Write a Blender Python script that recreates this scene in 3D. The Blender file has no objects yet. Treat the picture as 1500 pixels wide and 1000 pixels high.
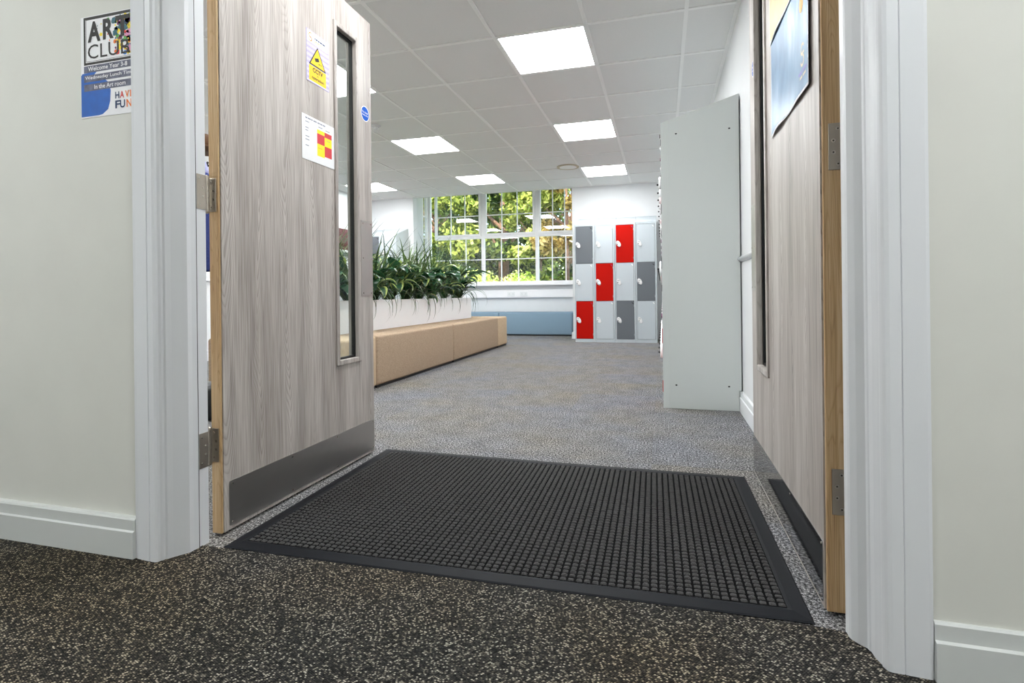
import bpy, bmesh, math, random
import numpy as np
from mathutils import Vector, Matrix
random.seed(7)
C = bpy.context.scene.collection
SC = bpy.context.scene

# ------------------------------------------------------------------ camera
F, CY, YAW, ROLL, CAMH = 785.0, 431.4, 0.2733, -0.011, 0.71
cam_d = bpy.data.cameras.new('camera')
cam = bpy.data.objects.new('camera', cam_d); C.objects.link(cam)
cy_, sy_ = math.cos(YAW), math.sin(YAW)
r0 = Vector((cy_, sy_, 0)); f0 = Vector((-sy_, cy_, 0)); d0 = Vector((0, 0, -1))
cr, sr = math.cos(ROLL), math.sin(ROLL)
right = cr*r0 - sr*d0; down = sr*r0 + cr*d0
m = Matrix((right, -down, -f0)).transposed().to_4x4()
m.translation = Vector((0, 0, CAMH))
cam.matrix_world = m
cam_d.sensor_fit = 'HORIZONTAL'; cam_d.sensor_width = 36
cam_d.lens = F/1500*36
cam_d.shift_x = 0; cam_d.shift_y = -(500-CY)/1500
cam_d.clip_start = 0.02; cam_d.clip_end = 300
SC.camera = cam

# ------------------------------------------------------------------ world, sun, exposure
W = bpy.data.worlds.new('sky'); SC.world = W; W.use_nodes = True
nt = W.node_tree; bg = nt.nodes['Background']
sky = nt.nodes.new('ShaderNodeTexSky'); sky.sky_type = 'NISHITA'
sky.sun_disc = False; sky.sun_elevation = math.radians(48); sky.sun_rotation = math.radians(200)
nt.links.new(sky.outputs[0], bg.inputs['Color']); bg.inputs['Strength'].default_value = 1.1
sl = bpy.data.lights.new('sun', 'SUN'); sl.energy = 16.0; sl.angle = 0.02; sl.color = (1, .95, .85)
so = bpy.data.objects.new('sun', sl); C.objects.link(so)
so.rotation_euler = (math.radians(38), math.radians(14), 0)
PANEL_E = 27.0      # luminous ceiling panels in the room
HALL_FILL_E = 46.0       # unseen ceiling panels added to light the hall the camera stands in
SC.view_settings.view_transform = 'Standard'; SC.view_settings.look = 'None'
SC.view_settings.exposure = 0.0; SC.view_settings.gamma = 1; SC.view_settings.use_curve_mapping = False
SC.cycles.use_denoising = True
SC.cycles.max_bounces = 10; SC.cycles.diffuse_bounces = 5; SC.cycles.transparent_max_bounces = 16
SC.cycles.sample_clamp_indirect = 6

# ------------------------------------------------------------------ materials
def hexc(r, g, b):
    f = lambda c: ((c/255+.055)/1.055)**2.4 if c > 10 else c/255/12.92
    return (f(r), f(g), f(b), 1)
def mat(name, col, rough=.5, metal=0, spec=.5, bump=None, noise=None):
    """bump=(scale,strength,dist) noise=(scale,amount)"""
    m = bpy.data.materials.new(name); m.use_nodes = True
    t = m.node_tree; b = t.nodes['Principled BSDF']
    b.inputs['Base Color'].default_value = col; b.inputs['Roughness'].default_value = rough
    b.inputs['Metallic'].default_value = metal; b.inputs['Specular IOR Level'].default_value = spec
    tc = t.nodes.new('ShaderNodeTexCoord')
    if noise:
        n = t.nodes.new('ShaderNodeTexNoise'); n.inputs['Scale'].default_value = noise[0]; n.inputs['Detail'].default_value = 4
        t.links.new(tc.outputs['Object'], n.inputs['Vector'])
        r = t.nodes.new('ShaderNodeValToRGB')
        a = noise[1]
        r.color_ramp.elements[0].position = .3; r.color_ramp.elements[1].position = .7
        r.color_ramp.elements[0].color = tuple(c*(1-a) for c in col[:3])+(1,)
        r.color_ramp.elements[1].color = tuple(min(1, c*(1+a)) for c in col[:3])+(1,)
        t.links.new(n.outputs['Fac'], r.inputs[0]); t.links.new(r.outputs[0], b.inputs['Base Color'])
    if bump:
        n = t.nodes.new('ShaderNodeTexNoise'); n.inputs['Scale'].default_value = bump[0]; n.inputs['Detail'].default_value = 5
        t.links.new(tc.outputs['Object'], n.inputs['Vector'])
        p = t.nodes.new('ShaderNodeBump'); p.inputs['Strength'].default_value = bump[1]; p.inputs['Distance'].default_value = bump[2]
        t.links.new(n.outputs['Fac'], p.inputs['Height']); t.links.new(p.outputs[0], b.inputs['Normal'])
    return m
def emis(name, col, e):
    m = bpy.data.materials.new(name); m.use_nodes = True
    t = m.node_tree; t.nodes.remove(t.nodes['Principled BSDF'])
    s = t.nodes.new('ShaderNodeEmission'); s.inputs[0].default_value = col; s.inputs[1].default_value = e
    t.links.new(s.outputs[0], t.nodes['Material Output'].inputs[0]); return m
def mapping(t, scale, loc=(0, 0, 0)):
    tc = t.nodes.new('ShaderNodeTexCoord'); mp = t.nodes.new('ShaderNodeMapping')
    mp.inputs['Scale'].default_value = scale; mp.inputs['Location'].default_value = loc
    t.links.new(tc.outputs['Object'], mp.inputs['Vector']); return mp
def ramp(t, stops):
    r = t.nodes.new('ShaderNodeValToRGB'); e = r.color_ramp.elements
    while len(e) < len(stops): e.new(.5)
    for i, (p, c) in enumerate(stops): e[i].position = p; e[i].color = c
    return r
def math_n(t, op, a, b=None):
    n = t.nodes.new('ShaderNodeMath'); n.operation = op
    for i, v in enumerate((a, b)):
        if v is None: continue
        if isinstance(v, (int, float)): n.inputs[i].default_value = v
        else: t.links.new(v, n.inputs[i])
    return n.outputs[0]

def wood(name, dark, mid, light, lines=34.0, gx=1.0, rough=.5, stretch=.5, amp=7.0, ringw=.2, cathedral=0.0):
    """Sawn grain running up the Z axis: growth rings are contour lines of a stretched field; fine pores on top."""
    m = bpy.data.materials.new(name); m.use_nodes = True
    t = m.node_tree; b = t.nodes['Principled BSDF']; b.inputs['Roughness'].default_value = rough
    mp = mapping(t, (gx, gx, stretch))
    n1 = t.nodes.new('ShaderNodeTexNoise'); n1.inputs['Scale'].default_value = amp; n1.inputs['Detail'].default_value = 1.5
    n1.inputs['Roughness'].default_value = .4
    t.links.new(mp.outputs[0], n1.inputs['Vector'])
    v = math_n(t, 'MULTIPLY', n1.outputs['Fac'], lines)
    v = math_n(t, 'FRACT', v)
    rg = ramp(t, [(0, (0, 0, 0, 1)), (.12, (.75, .75, .75, 1)), (.8, (1, 1, 1, 1)), (1, (.25, .25, .25, 1))])
    t.links.new(v, rg.inputs[0])
    mp2 = mapping(t, (gx, gx, .022))
    n2 = t.nodes.new('ShaderNodeTexNoise'); n2.inputs['Scale'].default_value = 260; n2.inputs['Detail'].default_value = 3
    t.links.new(mp2.outputs[0], n2.inputs['Vector'])
    mp3 = mapping(t, (gx, gx, .06))
    n3 = t.nodes.new('ShaderNodeTexNoise'); n3.inputs['Scale'].default_value = 16; n3.inputs['Detail'].default_value = 2
    t.links.new(mp3.outputs[0], n3.inputs['Vector'])
    s = math_n(t, 'MULTIPLY', rg.outputs[0], ringw)
    s = math_n(t, 'ADD', s, math_n(t, 'MULTIPLY', n2.outputs['Fac'], .95))
    s = math_n(t, 'ADD', s, math_n(t, 'MULTIPLY', n3.outputs['Fac'], .8))
    s = math_n(t, 'SUBTRACT', s, .375+ringw*.8)
    if cathedral:      # columns of nested U-shaped growth rings between straight-grained strips
        mp4 = mapping(t, (1, 1, 1)); sx = t.nodes.new('ShaderNodeSeparateXYZ'); t.links.new(mp4.outputs[0], sx.inputs[0])
        mp5 = mapping(t, (1, 1, .35)); n5 = t.nodes.new('ShaderNodeTexNoise'); n5.inputs['Scale'].default_value = 7; n5.inputs['Detail'].default_value = 2
        t.links.new(mp5.outputs[0], n5.inputs['Vector'])
        wob = math_n(t, 'SUBTRACT', n5.outputs['Fac'], .5)
        yy = math_n(t, 'ADD', math_n(t, 'MULTIPLY', sx.outputs['Y'], 7.2), math_n(t, 'MULTIPLY', wob, .5))
        du = math_n(t, 'ABSOLUTE', math_n(t, 'SUBTRACT', math_n(t, 'FRACT', yy), .5))
        col = math_n(t, 'MULTIPLY', math_n(t, 'FLOOR', yy), .37)
        f_ = math_n(t, 'SUBTRACT', math_n(t, 'MULTIPLY', sx.outputs['Z'], 20.0), math_n(t, 'MULTIPLY', math_n(t, 'POWER', du, 1.35), 26.0))
        f_ = math_n(t, 'ADD', math_n(t, 'ADD', f_, col), math_n(t, 'MULTIPLY', wob, 9.0))
        ln = ramp(t, [(0, (0, 0, 0, 1)), (.22, (.6, .6, .6, 1)), (.55, (1, 1, 1, 1)), (.92, (.7, .7, .7, 1)), (1, (0, 0, 0, 1))])
        t.links.new(math_n(t, 'FRACT', f_), ln.inputs[0])
        mk = ramp(t, [(.10, (1, 1, 1, 1)), (.24, (0, 0, 0, 1))]); t.links.new(du, mk.inputs[0])
        mp6 = mapping(t, (1, 3, .8)); n6 = t.nodes.new('ShaderNodeTexNoise'); n6.inputs['Scale'].default_value = 3; t.links.new(mp6.outputs[0], n6.inputs['Vector'])
        mk2 = ramp(t, [(.38, (0, 0, 0, 1)), (.56, (1, 1, 1, 1))]); t.links.new(n6.outputs['Fac'], mk2.inputs[0])
        amt = math_n(t, 'MULTIPLY', math_n(t, 'MULTIPLY', mk.outputs[0], mk2.outputs[0]), cathedral)
        s = math_n(t, 'ADD', s, math_n(t, 'MULTIPLY', amt, math_n(t, 'SUBTRACT', ln.outputs[0], .68)))
    cr_ = ramp(t, [(.12, dark), (.46, mid), (.8, light)])
    t.links.new(s, cr_.inputs[0]); t.links.new(cr_.outputs[0], b.inputs['Base Color'])
    p = t.nodes.new('ShaderNodeBump'); p.inputs['Strength'].default_value = .15; p.inputs['Distance'].default_value = .0006
    t.links.new(s, p.inputs['Height']); t.links.new(p.outputs[0], b.inputs['Normal'])
    return m

M = {}
M['hall_wall'] = mat('hall_wall_paint', hexc(212, 212, 205), .75, noise=(6, .025), bump=(22, .12, .004))
M['room_wall'] = mat('room_wall_paint', hexc(228, 229, 230), .7, noise=(5, .015))
M['gloss'] = mat('white_gloss_paint', hexc(222, 224, 227), .32, bump=(60, .08, .001))
M['skirting'] = mat('skirting_paint', hexc(205, 208, 206), .35, bump=(40, .08, .001))
M['skirt_white'] = mat('room_skirting_paint', hexc(232, 234, 236), .35)
M['laminate'] = wood('grey_oak_laminate', hexc(126, 117, 111), hexc(170, 162, 156), hexc(202, 196, 191), lines=14, rough=.45, stretch=.06, amp=8.5, ringw=.10, cathedral=.32)
M['oak'] = wood('oak_lipping', hexc(160, 124, 82), hexc(202, 168, 124), hexc(224, 198, 158), lines=22, gx=2.6, rough=.4, stretch=.2, amp=9)
M['bead'] = wood('grey_oak_beading', hexc(120, 111, 106), hexc(170, 162, 156), hexc(205, 199, 194), lines=20, gx=2.0, rough=.4, stretch=.15, amp=9)
def steel(name, col, rough, aniso=0.0):
    m = mat(name, col, rough, 1.0)
    t = m.node_tree; b = t.nodes['Principled BSDF']
    mp = mapping(t, (3, 3, 3)); n = t.nodes.new('ShaderNodeTexNoise'); n.inputs['Scale'].default_value = 9; n.inputs['Detail'].default_value = 6
    t.links.new(mp.outputs[0], n.inputs['Vector'])
    mr = t.nodes.new('ShaderNodeMapRange'); mr.inputs['To Min'].default_value = rough*.75; mr.inputs['To Max'].default_value = rough*1.35
    t.links.new(n.outputs['Fac'], mr.inputs[0]); t.links.new(mr.outputs[0], b.inputs['Roughness'])
    return m
M['steel'] = steel('brushed_steel_plate', hexc(176, 173, 170), .36)
M['steel_r'] = steel('polished_steel_plate', hexc(165, 166, 168), .07)
M['push'] = steel('satin_steel_push_plate', hexc(190, 187, 182), .38)
M['hinge'] = steel('satin_nickel_hinge', hexc(178, 170, 158), .34)
M['screw'] = mat('screw_steel', hexc(205, 200, 190), .25, 1)
M['black'] = mat('black_rubber_seal', hexc(12, 12, 13), .6)
M['groove'] = mat('mat_groove_rubber', hexc(14, 14, 15), .9, spec=.05)
M['rubber'] = mat('black_rubber_edging', hexc(15, 17, 22), .6, spec=.16, bump=(400, .15, .0006))
M['nub'] = mat('charcoal_mat_pile', hexc(76, 75, 75), .95, spec=.05, noise=(900, .6), bump=(1100, .9, .0012))
M['tile'] = mat('ceiling_tile', hexc(238, 237, 235), .9, noise=(300, .03), bump=(700, .25, .0008))
M['tee'] = mat('ceiling_tee_white', hexc(252, 251, 249), .5)
M['panel'] = emis('luminous_panel', (.965, .99, 1, 1), PANEL_E)
M['hall_fill_panel'] = emis('luminous_hall_fill_panel', (.955, .985, 1, 1), HALL_FILL_E)
M['locker'] = mat('locker_light_grey', hexc(188, 196, 201), .38)
M['locker_end'] = mat('locker_end_grey', hexc(208, 213, 211), .4)
M['red'] = mat('locker_red', hexc(178, 16, 5), .5, spec=.08)
M['dark'] = mat('locker_dark_grey', hexc(98, 103, 108), .38)
M['white'] = mat('white_plastic', hexc(240, 240, 240), .3)
M['blackp'] = mat('black_plastic', hexc(14, 14, 15), .4)
def fabric(name, c1, c2, sc=(140, 140, 420)):
    m = mat(name, c1, .95, spec=.2); t = m.node_tree; b = t.nodes['Principled BSDF']
    mp = mapping(t, sc); n = t.nodes.new('ShaderNodeTexNoise'); n.inputs['Scale'].default_value = 1; n.inputs['Detail'].default_value = 4
    t.links.new(mp.outputs[0], n.inputs['Vector']); r = ramp(t, [(.3, c1), (.7, c2)])
    t.links.new(n.outputs['Fac'], r.inputs[0]); t.links.new(r.outputs[0], b.inputs['Base Color'])
    p = t.nodes.new('ShaderNodeBump'); p.inputs['Strength'].default_value = .4; p.inputs['Distance'].default_value = .001
    t.links.new(n.outputs['Fac'], p.inputs['Height']); t.links.new(p.outputs[0], b.inputs['Normal']); return m
M['tan'] = fabric('tan_woven_fabric', hexc(150, 129, 108), hexc(190, 168, 144), (60, 60, 420))
M['tan_l'] = fabric('pale_tan_woven_fabric', hexc(184, 160, 130), hexc(206, 184, 156), (260, 260, 30))
M['blue'] = fabric('slate_blue_fabric', hexc(114, 138, 156), hexc(138, 160, 176))
M['planter'] = mat('planter_white', hexc(250, 251, 252), .45)
M['soil'] = mat('potting_soil', hexc(38, 28, 22), 1)
M['upvc'] = mat('white_window_frame', hexc(250, 248, 249), .35)
M['red_brick'] = mat('maroon_brickwork', hexc(100, 52, 50), .8, noise=(30, .3))
M['navy'] = fabric('navy_coat_fabric', hexc(36, 44, 92), hexc(60, 72, 128))
M['lilac'] = fabric('lilac_shirt_fabric', hexc(170, 172, 220), hexc(200, 202, 236))
M['brown'] = mat('brown_felt', hexc(90, 62, 40), .9)
M['paper'] = mat('white_paper', hexc(238, 238, 240), .6)
M['ink'] = mat('black_ink', hexc(28, 25, 22), .6)
M['yellow'] = mat('sign_yellow', hexc(238, 192, 8), .5)
M['lilac_p'] = mat('sign_lilac', hexc(186, 178, 220), .5)
M['lilac_d'] = mat('sign_lilac_line', hexc(128, 114, 190), .5)
M['orange_p'] = mat('sign_pale_orange', hexc(235, 176, 90), .5)
M['grey_ink'] = mat('grey_ink', hexc(130, 134, 150), .6)
M['slate_ink'] = mat('slate_banner', hexc(92, 94, 112), .6, noise=(60, .45))
M['cyan_b'] = mat('poster_blue', hexc(6, 88, 176), .5, noise=(40, .12))
M['fire_blue'] = mat('sticker_blue', hexc(0, 84, 186), .6, spec=.1)
M['cell_y'] = mat('cell_yellow', hexc(250, 224, 30), .6)
M['cell_r'] = mat('cell_red', hexc(205, 50, 60), .6)
for n_, c_ in dict(p_red=(205, 40, 35), p_yel=(240, 215, 30), p_org=(235, 120, 30), p_blu=(30, 120, 205), p_nav=(22, 50, 90), p_tea=(20, 90, 105), p_gre=(70, 150, 60), p_pin=(225, 150, 190), p_pur=(110, 40, 90)).items():
    M[n_] = mat('paint_splash_'+n_[2:], hexc(*c_), .5)

def glass(name, tint=(1, 1, 1, 1), f=1.0):
    m = bpy.data.materials.new(name); m.use_nodes = True
    t = m.node_tree; t.nodes.remove(t.nodes['Principled BSDF'])
    tr = t.nodes.new('ShaderNodeBsdfTransparent'); tr.inputs[0].default_value = tint
    gl = t.nodes.new('ShaderNodeBsdfGlossy'); gl.inputs['Roughness'].default_value = .01
    fr = t.nodes.new('ShaderNodeFresnel'); fr.inputs['IOR'].default_value = 1.5
    mx = t.nodes.new('ShaderNodeMixShader')
    ge = t.nodes.new('ShaderNodeNewGeometry')      # the far side of the sheet reflects like the near side
    t.links.new(math_n(t, 'SUBTRACT', 1.5, math_n(t, 'MULTIPLY', ge.outputs['Backfacing'], 1.5-1/1.5)), fr.inputs['IOR'])
    t.links.new(math_n(t, 'MULTIPLY', fr.outputs[0], f), mx.inputs[0])
    t.links.new(tr.outputs[0], mx.inputs[1]); t.links.new(gl.outputs[0], mx.inputs[2])
    t.links.new(mx.outputs[0], t.nodes['Material Output'].inputs[0]); return m
M['glass'] = glass('window_glass', (.97, .98, .97, 1), 1.6)
M['vision'] = glass('vision_panel_glass', (.9, .93, .92, 1), 1.0)

def carpet_grey():
    m = mat('grey_carpet_tiles', (0.2, .2, .2, 1), 1, spec=.1); t = m.node_tree; b = t.nodes['Principled BSDF']
    mp = mapping(t, (1, 1, 1))
    n = t.nodes.new('ShaderNodeTexNoise'); n.inputs['Scale'].default_value = 140; n.inputs['Detail'].default_value = 3; n.inputs['Roughness'].default_value = .85
    t.links.new(mp.outputs[0], n.inputs['Vector'])
    cool = ramp(t, [(.37, hexc(26, 27, 31)), (.5, hexc(88, 89, 93)), (.63, hexc(192, 193, 198))])
    warm = ramp(t, [(.37, hexc(34, 31, 26)), (.5, hexc(94, 90, 83)), (.63, hexc(194, 188, 177))])
    t.links.new(n.outputs['Fac'], cool.inputs[0]); t.links.new(n.outputs['Fac'], warm.inputs[0])
    mp2 = mapping(t, (2, 2, 2), (0.1, .4, 0)); sn = t.nodes.new('ShaderNodeVectorMath'); sn.operation = 'FLOOR'
    t.links.new(mp2.outputs[0], sn.inputs[0]); wn = t.nodes.new('ShaderNodeTexWhiteNoise'); wn.noise_dimensions = '2D'
    t.links.new(sn.outputs[0], wn.inputs['Vector'])
    n2 = t.nodes.new('ShaderNodeTexNoise'); n2.inputs['Scale'].default_value = 2.2; n2.inputs['Detail'].default_value = 3
    t.links.new(mp.outputs[0], n2.inputs['Vector'])
    s = math_n(t, 'ADD', math_n(t, 'MULTIPLY', wn.outputs['Value'], .22), math_n(t, 'MULTIPLY', n2.outputs['Fac'], 1.0))
    k = ramp(t, [(.4, (0, 0, 0, 1)), (.85, (1, 1, 1, 1))]); t.links.new(s, k.inputs[0])
    mx = t.nodes.new('ShaderNodeMix'); mx.data_type = 'RGBA'
    t.links.new(k.outputs[0], mx.inputs[0]); t.links.new(cool.outputs[0], mx.inputs[6]); t.links.new(warm.outputs[0], mx.inputs[7])
    n3 = t.nodes.new('ShaderNodeTexNoise'); n3.inputs['Scale'].default_value = 9; n3.inputs['Detail'].default_value = 5; n3.inputs['Roughness'].default_value = .65
    mp7 = mapping(t, (1, .8, 1)); t.links.new(mp7.outputs[0], n3.inputs['Vector'])
    wear = ramp(t, [(.34, (.86, .86, .86, 1)), (.62, (1.12, 1.12, 1.12, 1))]); t.links.new(n3.outputs['Fac'], wear.inputs[0])
    mw = t.nodes.new('ShaderNodeMix'); mw.data_type = 'RGBA'; mw.blend_type = 'MULTIPLY'; mw.inputs[0].default_value = 1
    t.links.new(mx.outputs[2], mw.inputs[6]); t.links.new(wear.outputs[0], mw.inputs[7]); t.links.new(mw.outputs[2], b.inputs['Base Color'])
    p = t.nodes.new('ShaderNodeBump'); p.inputs['Strength'].default_value = .35; p.inputs['Distance'].default_value = .002
    t.links.new(n.outputs['Fac'], p.inputs['Height']); t.links.new(p.outputs[0], b.inputs['Normal']); return m
M['carpet'] = carpet_grey()
def carpet_dark():
    m = mat('dark_loop_carpet', (0.02, .02, .02, 1), .95, spec=.15); t = m.node_tree; b = t.nodes['Principled BSDF']
    mp = mapping(t, (225, 300, 225)); mp.inputs['Rotation'].default_value = (0, 0, .5)
    v = t.nodes.new('ShaderNodeTexVoronoi'); v.inputs['Scale'].default_value = 1; v.inputs['Randomness'].default_value = .32
    v.voronoi_dimensions = '2D'
    t.links.new(mp.outputs[0], v.inputs['Vector'])
    sp = t.nodes.new('ShaderNodeSeparateColor'); t.links.new(v.outputs['Color'], sp.inputs[0])
    base = ramp(t, [(0, hexc(34, 33, 32)), (.4, hexc(60, 58, 55)), (.7, hexc(82, 78, 72)), (.86, hexc(146, 138, 122)), (1, hexc(212, 203, 184))])
    t.links.new(sp.outputs[0], base.inputs[0])
    edge = ramp(t, [(.18, (1, 1, 1, 1)), (.62, (.10, .10, .10, 1))]); t.links.new(v.outputs['Distance'], edge.inputs[0])
    mp2 = mapping(t, (1, 1, 1)); n2 = t.nodes.new('ShaderNodeTexNoise'); n2.inputs['Scale'].default_value = 1.7; n2.inputs['Detail'].default_value = 2
    t.links.new(mp2.outputs[0], n2.inputs['Vector'])
    big = ramp(t, [(.4, (.92, .95, 1, 1)), (.62, (1.0, .92, .80, 1))]); t.links.new(n2.outputs['Fac'], big.inputs[0])
    mx = t.nodes.new('ShaderNodeMix'); mx.data_type = 'RGBA'; mx.blend_type = 'MULTIPLY'; mx.inputs[0].default_value = 1
    t.links.new(base.outputs[0], mx.inputs[6]); t.links.new(edge.outputs[0], mx.inputs[7])
    mx2 = t.nodes.new('ShaderNodeMix'); mx2.data_type = 'RGBA'; mx2.blend_type = 'MULTIPLY'; mx2.inputs[0].default_value = 1
    t.links.new(mx.outputs[2], mx2.inputs[6]); t.links.new(big.outputs[0], mx2.inputs[7])
    t.links.new(mx2.outputs[2], b.inputs['Base Color'])
    h = math_n(t, 'SUBTRACT', 1, v.outputs['Distance'])
    p = t.nodes.new('ShaderNodeBump'); p.inputs['Strength'].default_value = .9; p.inputs['Distance'].default_value = .004
    t.links.new(h, p.inputs['Height']); t.links.new(p.outputs[0], b.inputs['Normal']); return m
M['carpet_dark'] = carpet_dark()
def leafmat(name, mid, edge, e0=.62, rough=.35, trans=.25):
    m = mat(name, mid, rough); t = m.node_tree; b = t.nodes['Principled BSDF']
    uv = t.nodes.new('ShaderNodeUVMap'); sx = t.nodes.new('ShaderNodeSeparateXYZ'); t.links.new(uv.outputs[0], sx.inputs[0])
    d = math_n(t, 'ABSOLUTE', math_n(t, 'SUBTRACT', sx.outputs[0], .5)); d = math_n(t, 'MULTIPLY', d, 2)
    n = t.nodes.new('ShaderNodeTexNoise'); n.inputs['Scale'].default_value = 30; tc = t.nodes.new('ShaderNodeTexCoord')
    t.links.new(tc.outputs['Object'], n.inputs['Vector'])
    d = math_n(t, 'ADD', d, math_n(t, 'MULTIPLY', math_n(t, 'SUBTRACT', n.outputs['Fac'], .5), .5))
    r = ramp(t, [(e0, mid), (min(.99, e0+.14), edge)]); t.links.new(d, r.inputs[0]); t.links.new(r.outputs[0], b.inputs['Base Color'])
    tl = t.nodes.new('ShaderNodeBsdfTranslucent'); t.links.new(r.outputs[0], tl.inputs[0])
    mx = t.nodes.new('ShaderNodeMixShader'); mx.inputs[0].default_value = trans
    t.links.new(b.outputs[0], mx.inputs[1]); t.links.new(tl.outputs[0], mx.inputs[2])
    t.links.new(mx.outputs[0], t.nodes['Material Output'].inputs[0]); return m
M['leaf_broad'] = leafmat('variegated_leaf', hexc(52, 92, 66), hexc(190, 206, 120), .6)
M['leaf_dark'] = leafmat('dark_glossy_leaf', hexc(46, 84, 58), hexc(84, 124, 80), .8, .25)
M['leaf_grass'] = leafmat('arching_leaf', hexc(58, 88, 44), hexc(128, 152, 84), .5, trans=.15)
M['leaf_grass2'] = leafmat('dark_arching_leaf', hexc(40, 62, 36), hexc(84, 108, 66), .65, trans=.1)
def foliage(name, cols):
    m = mat(name, cols[0], .6, spec=.3); t = m.node_tree; b = t.nodes['Principled BSDF']
    tc = t.nodes.new('ShaderNodeTexCoord'); n = t.nodes.new('ShaderNodeTexNoise'); n.inputs['Scale'].default_value = 1.6; n.inputs['Detail'].default_value = 3
    t.links.new(tc.outputs['Object'], n.inputs['Vector'])
    ge = t.nodes.new('ShaderNodeNewGeometry')
    s_ = math_n(t, 'ADD', math_n(t, 'MULTIPLY', ge.outputs['Random Per Island'], .55), math_n(t, 'MULTIPLY', n.outputs['Fac'], .5))
    r = ramp(t, [(.25, cols[0]), (.5, cols[1]), (.78, cols[2])]); t.links.new(s_, r.inputs[0]); t.links.new(r.outputs[0], b.inputs['Base Color'])
    tl = t.nodes.new('ShaderNodeBsdfTranslucent'); t.links.new(r.outputs[0], tl.inputs[0])
    mx = t.nodes.new('ShaderNodeMixShader'); mx.inputs[0].default_value = .4
    t.links.new(b.outputs[0], mx.inputs[1]); t.links.new(tl.outputs[0], mx.inputs[2])
    t.links.new(mx.outputs[0], t.nodes['Material Output'].inputs[0]); return m
M['fol_a'] = foliage('fresh_green_foliage', (hexc(54, 74, 34), hexc(126, 142, 52), hexc(204, 208, 112)))
M['fol_b'] = foliage('deep_green_foliage', (hexc(30, 52, 28), hexc(74, 100, 44), hexc(148, 162, 84)))
M['fol_c'] = foliage('golden_foliage', (hexc(110, 92, 42), hexc(196, 168, 84), hexc(240, 216, 150)))
M['fol_h'] = foliage('hedge_foliage', (hexc(110, 146, 46), hexc(184, 202, 84), hexc(236, 240, 160)))
M['bark'] = mat('brown_bark', hexc(120, 92, 74), .95, noise=(9, .35), bump=(14, .8, .02))
M['grass'] = mat('lawn_grass', hexc(96, 120, 54), 1, noise=(4, .3))
def poster_blue():
    m = mat('painted_blue_artwork', hexc(140, 180, 215), .35); t = m.node_tree; b = t.nodes['Principled BSDF']
    mp = mapping(t, (1, 6, 2.6)); n = t.nodes.new('ShaderNodeTexNoise'); n.inputs['Scale'].default_value = 2.0; n.inputs['Detail'].default_value = 3
    t.links.new(mp.outputs[0], n.inputs['Vector'])
    r = ramp(t, [(.38, hexc(70, 116, 156)), (.56, hexc(100, 142, 176)), (.76, hexc(172, 188, 204))]); t.links.new(n.outputs['Fac'], r.inputs[0])
    t.links.new(r.outputs[0], b.inputs['Base Color']); return m
M['poster_b'] = poster_blue()
M['emblem'] = mat('pale_emblem_ink', hexc(214, 200, 170), .5)
M['poster_y'] = mat('painted_yellow_artwork', hexc(222, 188, 122), .4, noise=(14, .18))

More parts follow.
